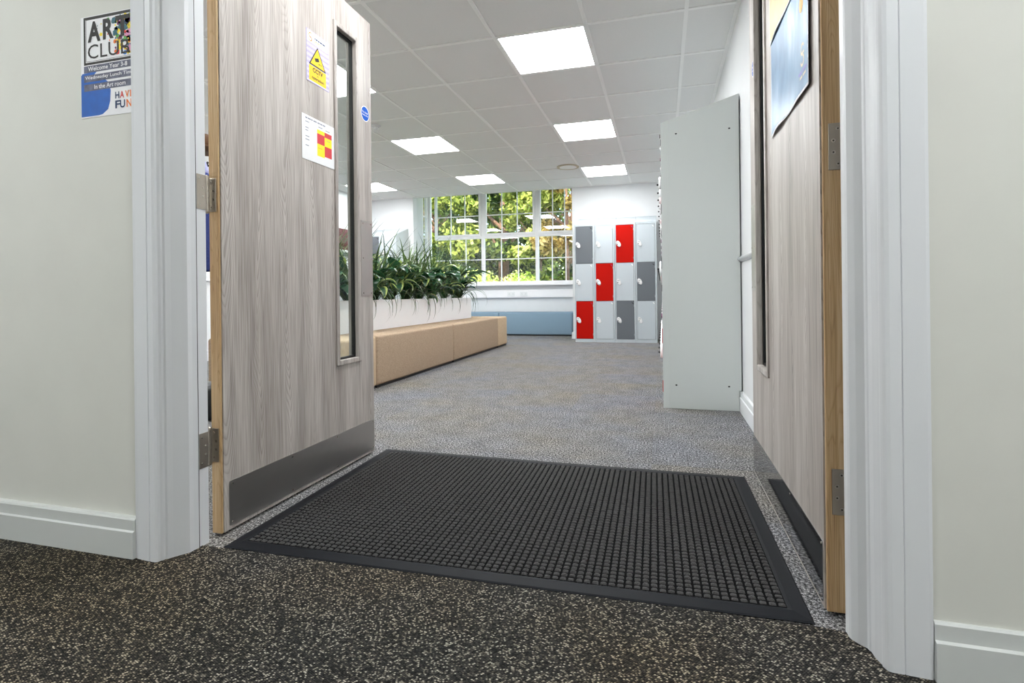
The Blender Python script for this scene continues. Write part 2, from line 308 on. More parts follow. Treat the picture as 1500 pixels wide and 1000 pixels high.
# ------------------------------------------------------------------ mesh helpers
class MB:
    def __init__(s): s.v = []; s.f = []; s.m = []; s.uv = {}; s.mats = []
    def mi(s, mt):
        if mt not in s.mats: s.mats.append(mt)
        return s.mats.index(mt)
    def face(s, idx, mt, uv=None):
        s.f.append(tuple(idx)); s.m.append(s.mi(mt))
        if uv: s.uv[len(s.f)-1] = uv
    def box(s, a, b, mt):
        x0, y0, z0 = (min(a[i], b[i]) for i in range(3)); x1, y1, z1 = (max(a[i], b[i]) for i in range(3))
        n = len(s.v); s.v += [(x0, y0, z0), (x1, y0, z0), (x1, y1, z0), (x0, y1, z0), (x0, y0, z1), (x1, y0, z1), (x1, y1, z1), (x0, y1, z1)]
        for q in ((3, 2, 1, 0), (4, 5, 6, 7), (0, 1, 5, 4), (1, 2, 6, 5), (2, 3, 7, 6), (3, 0, 4, 7)): s.face([n+i for i in q], mt)
        return s
    def prism(s, pts, z0, z1, mt):
        """XY outline extruded along Z (counter-clockwise)"""
        n = len(s.v); k = len(pts)
        s.v += [(x, y, z0) for x, y in pts]+[(x, y, z1) for x, y in pts]
        for i in range(k): j = (i+1) % k; s.face((n+i, n+j, n+k+j, n+k+i), mt)
        s.face([n+k+i for i in range(k)], mt); s.face([n+i for i in reversed(range(k))], mt); return s
    def extr(s, pts, fn, t0, t1, mt):
        """profile pts (a,b) mapped by fn(a,b,t)"""
        n = len(s.v); k = len(pts)
        s.v += [fn(a, b, t0) for a, b in pts]+[fn(a, b, t1) for a, b in pts]
        for i in range(k): j = (i+1) % k; s.face((n+i, n+j, n+k+j, n+k+i), mt)
        s.face([n+k+i for i in range(k)], mt); s.face([n+i for i in reversed(range(k))], mt); return s
    def tube(s, path, r, mt, n=10, cap=True):
        P = [Vector(p) for p in path]; rs = r if isinstance(r, (list, tuple)) else [r]*len(P)
        base = len(s.v)
        for i, p in enumerate(P):
            d = (P[min(i+1, len(P)-1)]-P[max(i-1, 0)]).normalized()
            a = d.orthogonal().normalized() if i == 0 else (a-d*a.dot(d)).normalized()
            b = d.cross(a)
            for k in range(n):
                t = 2*math.pi*k/n; s.v.append(tuple(p+(a*math.cos(t)+b*math.sin(t))*rs[i]))
        for i in range(len(P)-1):
            for k in range(n):
                j = (k+1) % n; s.face((base+i*n+k, base+i*n+j, base+(i+1)*n+j, base+(i+1)*n+k), mt)
        if cap:
            s.face([base+k for k in reversed(range(n))], mt); s.face([base+(len(P)-1)*n+k for k in range(n)], mt)
        return s
    def ribbon(s, pts, widths, side, up, mt, fold=.25):
        """leaf blade: three vertices across, folded along the midrib, UV x runs across"""
        n = len(s.v); K = len(pts)
        for i in range(K):
            p = pts[i]; w = widths[i]; sd = side[i]; u = up[i]
            s.v += [tuple(p-sd*w/2+u*w*fold), tuple(p), tuple(p+sd*w/2+u*w*fold)]
        for i in range(K-1):
            a = n+3*i; v0, v1 = i/(K-1), (i+1)/(K-1)
            s.face((a, a+1, a+4, a+3), mt, ((0, v0), (.5, v0), (.5, v1), (0, v1)))
            s.face((a+1, a+2, a+5, a+4), mt, ((.5, v0), (1, v0), (1, v1), (.5, v1)))
        return s
    def build(s, name, parent=None, smooth=False, origin=None, bevel=None, label=None):
        me = bpy.data.meshes.new(name)
        V = np.array(s.v, dtype=float)
        if origin is None: origin = (0, 0, 0) if parent is None else None
        me.from_pydata([tuple(v) for v in (V-np.array(origin) if origin is not None else V)], [], s.f)
        for mt in s.mats: me.materials.append(mt)
        for i, p in enumerate(me.polygons): p.material_index = s.m[i]; p.use_smooth = smooth
        if s.uv:
            L = me.uv_layers.new(name='UVMap')
            for fi, uv in s.uv.items():
                for k, li in enumerate(me.polygons[fi].loop_indices): L.data[li].uv = uv[k]
        me.update()
        o = bpy.data.objects.new(name, me); C.objects.link(o)
        if origin is not None: o.location = origin
        if parent is not None:
            o.parent = parent
            o.matrix_parent_inverse = PINV[parent.name]
            PINV[o.name] = Matrix.Identity(4)
        else: PINV[o.name] = Matrix.Translation(Vector(origin)).inverted()
        if bevel:
            b = o.modifiers.new('edge', 'BEVEL'); b.width = bevel[0]; b.segments = bevel[1]; b.limit_method = 'ANGLE'
        if label: o['label'] = label
        return o
PINV = {}
def tag(o, label=None, cat=None, group=None, kind=None):
    if label: o['label'] = label
    if cat: o['category'] = cat
    if group: o['group'] = group
    if kind: o['kind'] = kind
    return o
def thing(name, loc, label=None, cat=None, group=None, kind=None):
    o = bpy.data.objects.new(name, None); C.objects.link(o); o.location = loc; o.empty_display_size = .05
    PINV[o.name] = Matrix.Translation(Vector(loc)).inverted()
    return tag(o, label, cat, group, kind)
def copy_tree(o, parent=None, offset=None):
    c = o.copy(); C.objects.link(c)
    if parent: c.parent = parent
    for ch in [x for x in ALL_CH.get(o.name, [])]: copy_tree(ch, c)
    return c
ALL_CH = {}
def struct(o): o['kind'] = 'structure'; return o
def sbox(name, a, b, mt, bevel=None): return struct(MB().box(a, b, mt).build(name, bevel=bevel))

# ================================================================== SETTING
ZC = 2.40
YF, YD, YB = 1.147, 1.262, 8.45          # hall face and room face of the doorway wall, back wall
XL, XR = -4.95, .457
BAYL = lambda y: -4.12-.18*(y-8.45)
# floors (the two carpets meet under the near edge of the mat)
sbox('floor', (XL-.2, 1.15, -.12), (XR+.2, 9.75, 0), M['carpet'])
b = MB().prism([(-3.2, -2.6), (2.0, -2.6), (2.0, 1.15), (.45, 1.15), (.45, 1.246), (.30, 1.263), (-.45, 1.256), (-1.19, 1.238), (-1.38, 1.236), (-1.38, 1.15), (-3.2, 1.15)], 0.0003, .0022, M['carpet_dark'])
b.box((-3.2, -2.6, -.12), (2.0, 1.149, .0002), M['carpet_dark']); struct(b.build('floor_hall'))
# hall shell
sbox('wall_front_left', (-3.2, YF, 0), (-1.34, YD, ZC+.5), M['hall_wall'])
sbox('wall_front_right', (.41, YF, 0), (2.0, YD, ZC+.5), M['hall_wall'])
sbox('wall_front_top', (-1.34, YF, 2.02), (.41, YD, ZC+.5), M['hall_wall'])
sbox('wall_hall_left', (-3.3, -2.6, 0), (-3.2, YF, 2.6), M['hall_wall'])
sbox('wall_hall_right', (2.0, -2.6, 0), (2.1, YF, 2.6), M['hall_wall'])
sbox('wall_hall_back', (-3.3, -2.7, 0), (2.1, -2.6, 2.6), M['hall_wall'])
sbox('ceiling_hall', (-3.3, -2.7, 2.5), (2.1, YF, 2.62), M['room_wall'])
# room walls
sbox('wall_front_inner_left', (XL-.15, YF, 0), (-3.2, YD, ZC+.4), M['room_wall'])
sbox('wall_right', (XR, YD, 0), (XR+.15, YB+.15, ZC+.4), M['room_wall'])
sbox('wall_left', (XL-.15, YD, 0), (XL, YB+.15, ZC+.4), M['room_wall'])
sbox('wall_back_right', (-1.365, YB, 0), (XR, YB+.15, ZC+.4), M['room_wall'])
sbox('wall_back_left', (XL, YB, 0), (-4.125, YB+.15, ZC+.4), M['room_wall'])
sbox('wall_bay_right', (-1.365, YB+.15, 0), (-1.2, 9.75, ZC+.4), M['room_wall'])
w = MB(); w.prism([(BAYL(YB+.15)-.2, YB+.15), (BAYL(YB+.15), YB+.15), (BAYL(9.06), 9.06), (BAYL(9.06)-.2, 9.06)], 0, ZC+.4, M['room_wall'])
w.prism([(BAYL(9.06)-.2, 9.06), (BAYL(9.06), 9.06), (BAYL(9.52), 9.52), (BAYL(9.52)-.2, 9.52)], 0, .88, M['room_wall'])
struct(w.build('wall_bay_left'))
w = MB().box((-4.6, 9.5, 0), (-1.365, 9.7, .905), M['room_wall']); w.box((-4.6, 9.5, 2.76), (-1.365, 9.7, ZC+.4), M['room_wall'])
struct(w.build('wall_window'))
sbox('ceiling_bay', (-4.6, 8.52, 2.76), (-1.2, 9.75, 2.81), M['room_wall'])
sbox('sun_block_roof', (-5.4, 1.0, 2.82), (1.0, 9.72, 3.0), M['room_wall'])  # unseen slab added above the ceiling to keep sun out of the room
# skirtings
def skirt_prof(t=.02, h=.109, g=.076): return [(0, 0), (t, 0), (t, g-.002), (t-.006, g+.001), (t-.006, h-.004), (t-.009, h), (0, h)]
b = MB().extr(skirt_prof(.026), lambda a, b_, t: (t, YF-a, b_), -3.2, -1.392, M['skirting']); struct(b.build('baseboard_hall_left'))
b = MB().extr(skirt_prof(.006+.008), lambda a, b_, t: (t, YF-a, b_), .469, 2.0, M['skirting']); struct(b.build('baseboard_hall_right'))
b = MB().extr(skirt_prof(.02, .12, .085), lambda a, b_, t: (XR-a, t, b_), YD, 3.438, M['skirt_white']); struct(b.build('baseboard_right'))
b = MB().extr(skirt_prof(.02, .12, .085), lambda a, b_, t: (t, YB-a, b_), -1.365, -1.245, M['skirt_white'])
b.box((-1.385, YB-.02, 0), (-1.365, 9.5, .1), M['skirt_white']); struct(b.build('baseboard_back'))
b = MB().extr(skirt_prof(.02, .12, .085), lambda a, b_, t: (XL+a, t, b_), YD, YB, M['skirt_white']); struct(b.build('baseboard_left'))
# dado rails
rail = [(0, 0), (.012, .004), (.022, .014), (.024, .022), (.018, .03), (.006, .036), (0, .038)]
b = MB().extr(rail, lambda a, b_, t: (XR-a, t, b_+.888), YD, 3.438, M['gloss']); struct(b.build('trim_1', smooth=True))
b = MB().extr(rail, lambda a, b_, t: (XL+a, t, b_+.888), YD, YB, M['gloss']); struct(b.build('trim_2', smooth=True))
# door lining with moulded architraves, one per side
left_prof = [(-1.392, YF), (-1.392, 1.131), (-1.380, 1.128), (-1.338, 1.1245), (-1.3365, 1.1275), (-1.334, 1.1245), (-1.318, 1.125), (-1.3125, 1.1285), (-1.311, 1.135),
             (-1.307, 1.140), (-1.306, 1.146), (-1.301, 1.1485), (-1.299, 1.153), (-1.295, 1.161), (-1.289, 1.170), (-1.281, 1.182), (-1.2755, 1.190),
             (-1.2735, 1.193), (-1.2735, 1.207), (-1.272, 1.2225), (-1.278, 1.2235)]
b = MB().prism(left_prof+[(-1.34, 1.2235), (-1.34, YF)], 0, 2.1, M['gloss']); struct(b.build('trim_3', bevel=None))
b = MB().prism([(-1.2765, 1.2258), (-1.2752, 1.2264), (-1.2757, 1.2605), (-1.36, 1.2625), (-1.36, 1.2258)], 0, 2.1, M['gloss']); struct(b.build('trim_4'))
sbox('trim_5', (-1.335, 1.2230, 0), (-1.2730, 1.2258, 2.1), M['black'])
right_prof = [(.361, YD), (.361, 1.240), (.363, 1.233), (.372, 1.221), (.384, 1.210), (.3855, 1.2035), (.3875, 1.200), (.3885, 1.183), (.3915, 1.170), (.3935, 1.163),
              (.3925, 1.159), (.3945, 1.153), (.398, 1.1465), (.405, 1.1445), (.4225, 1.1435), (.424, 1.1455), (.4255, 1.1435), (.462, 1.1405), (.468, 1.1415), (.469, YF)]
b = MB().prism(right_prof[::1]+[(.41, YF), (.41, YD)], 0, 2.1, M['gloss']); struct(b.build('trim_6'))
b = MB().box((-1.36, 1.125, 2.02), (.47, YD, 2.1), M['gloss']); struct(b.build('trim_7'))
# trunking, sill
sbox('trim_8', (-4.28, 9.44, .655), (-1.37, 9.5, .795), M['upvc'], (.004, 2))
sbox('trim_9', (-1.50, 9.38, .62), (-1.366, 9.438, .83), M['upvc'], (.006, 2))

# suspended ceiling
TX0, TY0, PX, PY = .157, 3.372, .602, .632
xs = [TX0+PX*k for k in range(-9, 1)]; ys = [TY0+PY*k for k in range(-3, 9)]
LIT = {}
def colx(k): return TX0+PX*k
cells = [(-2, (0, 3, 6, -3)), (-5, (0, 3, 6, -3)), (-8, (0, 3, 6))]  # row nearest the doorway is unseen, added to brighten doors and mat
for c0, rows in cells:
    for r_ in rows: LIT[(c0, r_)] = True
b = MB()
xe = [XL]+xs+[XR]; ye = [YD]+[y for y in ys if y > YD]+[8.52]
for i in range(len(xe)-1):
    for j in range(len(ye)-1):
        cx = round((xe[i]-TX0)/PX) if i > 0 else None; ry = round((ye[j]-TY0)/PY) if j > 0 else None
        if (cx, ry) in LIT: continue
        b.box((xe[i], ye[j], ZC+.006), (xe[i+1], ye[j+1], ZC+.022), M['tile'])
b.box((XL-.1, YD-.05, ZC+.12), (XR+.1, 8.52, ZC+.16), M['room_wall'])
b.box((-4.125, 8.50, ZC), (-1.365, 8.52, 2.6), M['room_wall'])
struct(b.build('ceiling'))
b = MB()
for x in xs: b.box((x-.012, YD, ZC-.0005), (x+.012, 8.51, ZC+.0058), M['tee'])
for y in ys:
    if y > YD: b.box((XL, y-.012, ZC), (XR, y+.012, ZC+.0055), M['tee'])
b.box((XR-.022, YD, ZC-.002), (XR, YB, ZC+.006), M['tee']); b.box((XL, YB-.02, ZC-.002), (-4.125, YB, ZC+.006), M['tee']); b.box((-1.365, YB-.02, ZC-.002), (XR, YB, ZC+.006), M['tee'])
struct(b.build('ceiling_grid'))
# luminous panels
col_names = {-2: 'above the middle of the carpet', -5: 'above the bench and planter', -8: 'far side of the room'}
row_names = {-3: 'just inside the doorway', 0: 'first in from the doors', 3: 'second in from the doors', 6: 'third in, next to the windows'}
lab = {(-2, 0): 'largest bright square ceiling light panel, above the mat side of the room', (-2, 3): 'square ceiling light panel midway along the row that runs towards the lockers',
       (-2, 6): 'small bright ceiling light panel in front of the red and grey lockers', (-5, 0): 'ceiling light panel mostly hidden behind the door with the warning sign',
       (-5, 3): 'square ceiling light panel above the planter, midway to the window', (-5, 6): 'ceiling light panel closest to the window, above the planter',
       (-8, 0): 'ceiling light panel over the far seating side, hidden behind the door', (-8, 3): 'ceiling light panel at the far side, second from the doors, hidden by the door',
       (-8, 6): 'ceiling light panel cut by the door edge, beside the bay window', (-2, -3): 'unseen ceiling light panel added just inside the doorway over the mat', (-5, -3): 'unseen ceiling light panel added inside the doorway, behind the door'}
for (c0, r_) in LIT:
    x0, y0 = colx(c0), TY0+PY*r_
    t = thing('ceiling_light', (x0+PX/2, y0+PY/2, ZC), lab[(c0, r_)], 'ceiling light', 'square ceiling light panels')
    b = MB(); e = .02
    for a_, b_ in (((x0+.0125, y0+.0125), (x0+PX-.0125, y0+e)), ((x0+.0125, y0+PY-e), (x0+PX-.0125, y0+PY-.0125)), ((x0+.0125, y0+e), (x0+e, y0+PY-e)), ((x0+PX-e, y0+e), (x0+PX-.0125, y0+PY-e))):
        b.box((a_[0], a_[1], ZC+.001), (b_[0], b_[1], ZC+.03), M['tee'])
    b.build('light_frame', t)
    MB().box((x0+e, y0+e, ZC+.003), (x0+PX-e, y0+PY-e, ZC+.012), M['panel']).build('diffuser', t)
for i, (hx, hy) in enumerate(((-2.25, -.45), (1.1, -.15))):  # unseen panels added to brighten the hall side of the doorway
    t = thing('hall_fill_light', (hx, hy, 2.5), ('unseen square light panel added on the hall ceiling, poster side', 'unseen square light panel added on the hall ceiling, plain wall side')[i], 'ceiling light')
    b = MB().box((hx-.34, hy-.34, 2.47), (hx+.34, hy+.34, 2.499), M['tee']); b.build('light_frame', t)
    MB().box((hx-.3, hy-.3, 2.464), (hx+.3, hy+.3, 2.4695), M['hall_fill_panel']).build('diffuser', t)
# round ceiling speaker
t = thing('ceiling_speaker', (-1.19, 7.08, ZC), 'round flat speaker grille set in the ceiling by the lockers', 'speaker')
def disc(bm_, c, r, z0, z1, mt, n=40): bm_.prism([(c[0]+r*math.cos(2*math.pi*k/n), c[1]+r*math.sin(2*math.pi*k/n)) for k in range(n)], z0, z1, mt)
M['spk_ring'] = mat('cream_ring', hexc(200, 186, 160), .5)
b = MB(); n = 40
for k in range(n):
    a0, a1 = 2*math.pi*k/n, 2*math.pi*(k+1)/n
    q = [(-1.19+r*math.cos(a), 7.08+r*math.sin(a), z) for a in (a0, a1) for r, z in ((.115, ZC-.006), (.145, ZC-.006), (.15, ZC+.004))]
    i0 = len(b.v); b.v += q; b.face((i0, i0+3, i0+4, i0+1), M['spk_ring']); b.face((i0+1, i0+4, i0+5, i0+2), M['spk_ring'])
b.build('rim', t)
b = MB(); disc(b, (-1.19, 7.08), .116, ZC-.003, ZC+.002, M['tee']); b.build('grille', t)
t = thing('motion_sensor', (-2.71, 4.75, ZC), 'tiny white dome sensor on the ceiling at the edge of the open door', 'sensor')
b = MB(); disc(b, (-2.71, 4.75), .045, ZC-.02, ZC, M['white'], 20); b.build('base', t)
b = MB().tube([(-2.71, 4.75, ZC-.02), (-2.71, 4.75, ZC-.035), (-2.71, 4.75, ZC-.045)], [.03, .024, .008], M['white'], 16); b.build('dome', t, True)

# ------------------------------------------------------------------ windows
def window(name, P0, u, wd, z0, z1, bays, trans=True, bars=3):
    """frame in the plane P0 + u*s; depth along outward normal"""
    root = thing(name, (P0[0], P0[1], z0), kind='structure')
    u = Vector((u[0], u[1], 0)).normalized(); n = Vector((-u.y, u.x, 0))
    fn = lambda s, d, z: tuple(Vector((P0[0], P0[1], 0))+u*s+n*d+Vector((0, 0, z)))
    def bar(mb, s0, s1, za, zb, d0=0, d1=.06, mt=M['upvc']):
        i0 = len(mb.v); mb.v += [fn(s, d, z) for z in (za, zb) for s, d in ((s0, d0), (s1, d0), (s1, d1), (s0, d1))]
        for q in ((3, 2, 1, 0), (4, 5, 6, 7), (0, 1, 5, 4), (1, 2, 6, 5), (2, 3, 7, 6), (3, 0, 4, 7)): mb.face([i0+i for i in q], mt)
    fr = MB()
    bar(fr, 0, wd, z0-.0, z0+.05); bar(fr, 0, wd, z1-.05, z1); bar(fr, 0, .05, z0+.05, z1-.05); bar(fr, wd-.05, wd, z0+.05, z1-.05)
    for i, (s0, s1) in enumerate(bays):
        if i: bar(fr, bays[i-1][1], s0, z0+.05, z1-.05, -.004, .06)
        if trans: bar(fr, s0, s1, 1.755, 1.80, -.004, .06)
    fr.build('window_frame', root, bevel=(.004, 2))
    for (s0, s1) in bays:
        for lo, hi, top in ((z0+.05, 1.755, 0), (1.80, z1-.05, 1)) if trans else ((z0+.05, z1-.05, 0),):
            k = .045 if top else .0
            if top:
                sh = MB(); bar(sh, s0, s1, lo, lo+k, -.018, .03); bar(sh, s0, s1, hi-k, hi, -.018, .03); bar(sh, s0, s0+k, lo+k, hi-k, -.018, .03); bar(sh, s1-k, s1, lo+k, hi-k, -.018, .03)
                so_ = sh.build('sash', root, bevel=(.004, 2))
                hd = MB(); sm = (s0+s1)/2; bar(hd, sm-.05, sm+.05, lo+.008, lo+.022, -.035, -.018); bar(hd, sm-.012, sm+.012, lo+.004, lo+.034, -.03, -.018); hd.build('window_handle', so_)
            a, b_ = s0+k, s1-k; la, ha = lo+k, hi-k
            gb = MB()
            for q in range(1, bars): x = a+(b_-a)*q/bars; bar(gb, x-.008, x+.008, la, ha, .004, .026)
            for zz in ([2.185] if top else [1.365]) if trans else [2.185, 1.78, 1.365]: bar(gb, a, b_, zz-.008, zz+.008, .003, .027)
            gb.build('glazing_bar', root)
            g = MB(); bar(g, a, b_, la, ha, .012, .016, M['glass']); g.build('pane', root)
    return root
window('window_1', (-4.30, 9.45), (1, 0), 2.935, .905, 2.76, [(.14, 1.07), (1.13, 2.10), (2.16, 2.90)])
dv = Vector((BAYL(9.45)-BAYL(9.06), .39)); window('window_2', (BAYL(9.06), 9.06), (dv.x, dv.y), .40, .88, 2.76, [(.03, .33)], trans=False, bars=1)
sbox('trim_10', (-4.28, 9.36, .875), (-1.37, 9.5, .905), M['upvc'], (.004, 2))
for i, px_ in enumerate((-2.66, -2.42)):
    t = thing('wall_socket', (px_, 9.44, .72), ('white double socket plate on the trunking, planter side', 'white double socket plate on the trunking, locker side')[i], 'socket')
    MB().box((px_-.073, 9.430, .68), (px_+.073, 9.4398, .765), M['white']).build('face_plate', t, bevel=(.003, 2))
    b = MB()
    for s in (-.036, .036):
        b = MB()
        for dx, dz, w_, h_ in ((0, .012, .004, .008), (-.011, -.006, .007, .004), (.011, -.006, .007, .004)): b.box((px_+s+dx-w_/2, 9.4290, .72+dz-h_/2), (px_+s+dx+w_/2, 9.431, .72+dz+h_/2), M['blackp'])
        b.build('socket_outlet', t)

# ================================================================== DOORS
def rrect(y0, y1, z0, z1, r, n=5):
    pts = []
    for cy, cz, a0 in ((y1-r, z0+r, -90), (y1-r, z1-r, 0), (y0+r, z1-r, 90), (y0+r, z0+r, 180)):
        for k in range(n+1): a = math.radians(a0+90*k/n); pts.append((cy+r*math.cos(a), cz+r*math.sin(a)))
    return pts
def plate(mb, x0, x1, y0, y1, z0, z1, mt, r=.006):
    mb.extr(rrect(y0, y1, z0, z1, r), lambda a, b_, t: (t, a, b_), x0, x1, mt)
def screw_x(mb, x, y, z, sgn, r=.0035):
    """countersunk screw head on a plate that faces +/-X"""
    mb.extr([(r*math.cos(2*math.pi*k/12), r*math.sin(2*math.pi*k/12)) for k in range(12)], lambda a, b_, t: (t, y+a, z+b_), x, x+sgn*.0012, M['screw'])
def screw_y(mb, x, y, z, r=.0042):
    for rr, dd, mt in ((r, .0006, M['screw']), (r*.72, .0009, M['hinge']), (r*.36, .0012, M['blackp'])):
        mb.extr([(rr*math.cos(2*math.pi*k/14), rr*math.sin(2*math.pi*k/14)) for k in range(14)], lambda a, b_, t: (x+a, t, z+b_), y, y-dd, mt)

def door(name, xf, xb, y0, y1, ay0, ay1, az0, az1, kick, push, ztop=1.945):
    """leaf standing open along Y. xf: x of the face towards the opening, xb: the hidden face"""
    s = 1 if xf > xb else -1
    root = thing(name, (xf, y0, 0), kind='structure')
    z0 = .010; yl = y0+.007
    b = MB()
    for a_, b_ in (((yl, z0), (ay0, ztop)), ((ay1, z0), (y1, ztop)), ((ay0, z0), (ay1, az0)), ((ay0, az1), (ay1, ztop))):
        b.box((xb, a_[0], a_[1]), (xf, b_[0], b_[1]), M['laminate'])
    b.build('door_leaf', root, label='grey oak laminate face of the door')
    MB().box((xb+.0002*s, y0, z0-.002), (xf-.0035*s, yl, ztop), M['oak']).build('lipping', root, label='golden oak strip along the hinge edge', bevel=(.0015, 2))
    b = MB(); w = .016
    for x0, x1 in ((xf-.014*s, xf+.007*s), (xb+.014*s, xb-.007*s)):
        b.box((x0, ay0-w, az0-w), (x1, ay0+.004, az1+w), M['bead']); b.box((x0, ay1-.004, az0-w), (x1, ay1+w, az1+w), M['bead'])
        b.box((x0, ay0+.004, az0-w), (x1, ay1-.004, az0+.004), M['bead']); b.box((x0, ay0+.004, az1-.004), (x1, ay1-.004, az1+w), M['bead'])
    vf = b.build('vision_panel_frame', root, bevel=(.003, 2), label='grey oak beading round the narrow glass panel')
    xm = (xf+xb)/2
    b = MB(); e = .008
    for a_, b_ in (((ay0+.004, az0+.004), (ay0+.004+e, az1-.004)), ((ay1-.004-e, az0+.004), (ay1-.004, az1-.004)), ((ay0+.004, az0+.004), (ay1-.004, az0+.004+e)), ((ay0+.004, az1-.004-e), (ay1-.004, az1-.004))):
        b.box((xm-.007, a_[0], a_[1]), (xm+.007, b_[0], b_[1]), M['black'])
    b.build('glazing_seal', vf)
    MB().box((xm-.003, ay0+.006, az0+.006), (xm+.003, ay1-.006, az1-.006), M['vision']).build('pane', vf)
    ky0, ky1, kz0, kz1, km = kick
    b = MB(); plate(b, xf, xf+.0016*s, ky0, ky1, kz0, kz1, km, .008); kp = b.build('kick_plate', root, label='stainless steel kick plate')
    b = MB()
    for k in range(4):
        for z in (kz0+.010, kz1-.010): screw_x(b, xf+.0016*s, ky0+.012+(ky1-ky0-.024)*k/3, z, s, .0034)
    b.build('screw', kp)
    py0, py1, pz0, pz1 = push
    b = MB(); plate(b, xf, xf+.0016*s, py0, py1, pz0, pz1, M['push'], .003); pp = b.build('push_plate', root, label='satin steel push plate')
    b = MB()
    for y in (py0+.014, py1-.014):
        for z in (pz0+.012, (pz0+pz1)/2, pz1-.012): screw_x(b, xf+.0016*s, y, z, s, .0028)
    b.build('screw', pp)
    return root
dl = door('door_1', -1.265, -1.303, 1.300, 2.172, 1.900, 2.048, .446, 1.812, (1.325, 2.170, .020, .156, M['steel']), (2.077, 2.171, .712, 1.044))
dr = door('door_2', .338, .382, 1.316, 2.268, 1.945, 2.135, .441, 1.812, (1.330, 2.266, .019, .156, M['steel_r']), (2.165, 2.262, .716, 1.044))
def hinge(root, xk, xd0, xd1, y, z0, z1, frame=None):
    """xd0..xd1 door plate on the leaf edge (faces -Y); xk knuckle"""
    b = MB(); b.box((xd0, y-.0025, z0), (xd1, y, z1), M['hinge'])
    s = 1 if xd1 > xk else -1
    if frame: b.box((frame[0], frame[1], z0), (frame[2], frame[3], z1), M['hinge'])
    h = b.build('hinge', root, bevel=(.0008, 1), label='satin nickel butt hinge')
    b = MB(); L = z1-z0; KO = .016 if frame else .009
    for k in range(5):
        a, c = z0+L*k/5+.0004, z0+L*(k+1)/5-.0004
        b.tube([(xk, y-KO, a), (xk, y-KO, c)], .0068, M['hinge'], 28)
    for zz, d in ((z0, -1), (z1, 1)): b.tube([(xk, y-KO, zz), (xk, y-KO, zz+d*.004), (xk, y-KO, zz+d*.007)], [.0062, .0055, .002], M['hinge'], 12)
    b.build('knuckle', h)
    b = MB(); wd = abs(xd1-xd0)
    for k, fx in ((0, .62), (1, .32), (2, .32), (3, .62)):
        fx = fx if frame is None else 1-fx
        screw_y(b, min(xd0, xd1)+wd*fx, y-.0025, z1-L*(.12+.25*k+.005))
    b.build('screw', h)
for z0, z1 in ((.222, .322), (.966, 1.066)):
    hinge(dl, -1.2925, -1.300, -1.2735, 1.2985, z0, z1, frame=(-1.336, 1.2655, -1.312, 1.268))
    b = MB(); b.box((-1.2760, 1.2290, z0), (-1.2742, 1.2600, z1), M['hinge'])
    for k in range(4): screw_x(b, -1.2742, 1.238+(.012 if k in (1, 2) else 0), z1-.012-.025*k, 1, .0026)
    b.build('hinge', dl, label='satin nickel hinge plate on the frame')
for z0, z1 in ((.222, .322), (.974, 1.076)):
    hinge(dr, .3860, .3525, .3825, 1.316, z0, z1)

